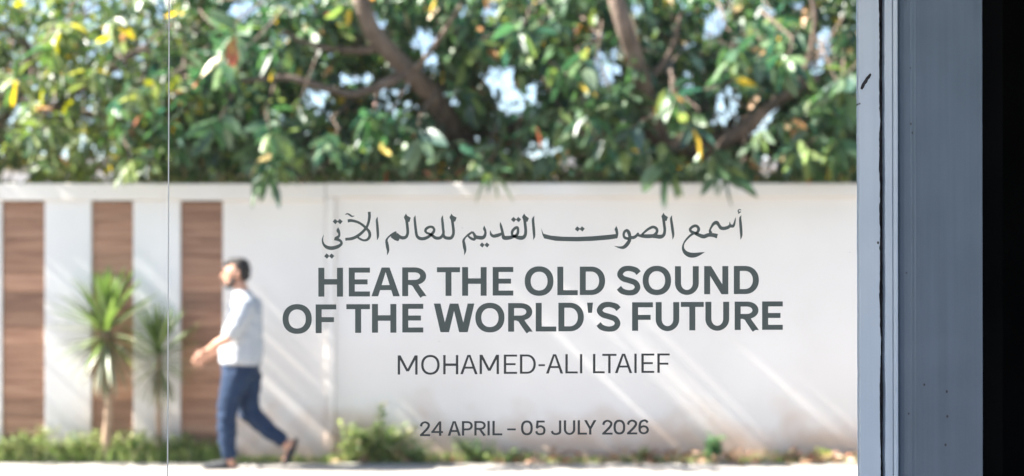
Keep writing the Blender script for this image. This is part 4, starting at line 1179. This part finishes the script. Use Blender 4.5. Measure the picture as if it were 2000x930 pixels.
for s_ in (-1, 1):
    bm = bmesh.new(); sweep(bm, [E(437.4, 532, s_ * 0.031, 0.007, 0.010, 0.005)])
    bm_obj('eye', bm, M_hair, person, True, loc=(0, 0, 0))
    bm = bmesh.new(); sweep(bm, [E(436.0, 526, s_ * 0.014, 0.005, 0.006, 0.003), E(437.0, 525, s_ * 0.042, 0.006, 0.008, 0.003)])
    bm_obj('eyebrow', bm, M_hair, person, True, loc=(0, 0, 0))
# shirt
bm = bmesh.new()
sweep(bm, [E(472, 569, 0, 0.074, 0.074, 0.016), E(475, 577, 0, 0.094, 0.105, 0.03), E(480, 590, 0, 0.112, 0.17, 0.045), E(478, 604, 0, 0.146, 0.205, 0.075), E(475, 640, 0, 0.17, 0.205, 0.1), E(472, 680, 0, 0.186, 0.2, 0.1), E(471, 706, 0, 0.186, 0.195, 0.06)])
for s_, el in ((-1, (455, 657, -0.25)), (1, (453, 659, 0.24))):
    sweep(bm, [E(486, 597, s_ * 0.175, 0.088), E(481, 615, s_ * 0.215, 0.08), E(472, 636, s_ * 0.245, 0.072), E(464, 648, s_ * 0.248, 0.064)])
shirt = fuse('shirt', bm, 0.012, M_shirt, 5, person, 0.008)
# trousers
bm = bmesh.new()
sweep(bm, [E(470, 714, 0, 0.165, 0.18, 0.06), E(470, 730, 0, 0.162, 0.178, 0.07)])
sweep(bm, [E(464, 738, -0.08, 0.125, 0.1, 0.1), E(455, 770, -0.085, 0.104, 0.098, 0.1), E(448, 805, -0.088, 0.088), E(447.5, 850, -0.088, 0.078), E(451, 886, -0.088, 0.064, 0.064, 0.05)])
sweep(bm, [E(481, 738, 0.08, 0.125, 0.1, 0.1), E(479, 772, 0.085, 0.108, 0.098, 0.1), E(484, 806, 0.088, 0.092), E(516, 838, 0.088, 0.078), E(546, 861, 0.088, 0.064)])
fuse('trousers', bm, 0.012, M_denim, 4, person, 0.010)
# slip-on shoes
bm = bmesh.new()
sweep(bm, [E(444, 904, -0.088, 0.042, 0.054, 0.044), E(427, 906, -0.09, 0.044, 0.054, 0.038), E(409, 908, -0.09, 0.04, 0.05, 0.032)])
sweep(bm, [E(462, 911, -0.086, 0.034, 0.046, 0.018), E(436, 911, -0.088, 0.04, 0.054, 0.02), E(409, 911, -0.09, 0.04, 0.05, 0.02)])
fuse('shoe', bm, 0.008, M_shoe, 2, person, zmin=0.003)
bm = bmesh.new()
sweep(bm, [E(565, 884, 0.088, 0.036, 0.054, 0.045), E(555, 903, 0.09, 0.03, 0.05, 0.032)])
sweep(bm, [E(576, 862, 0.086, 0.018, 0.044, 0.022), E(571, 876, 0.088, 0.022, 0.05, 0.03), E(556, 904, 0.09, 0.018, 0.048, 0.02), E(551, 911, 0.09, 0.012, 0.042, 0.012)])
fuse('shoe', bm, 0.008, M_shoe, 2, person, zmin=0.003)
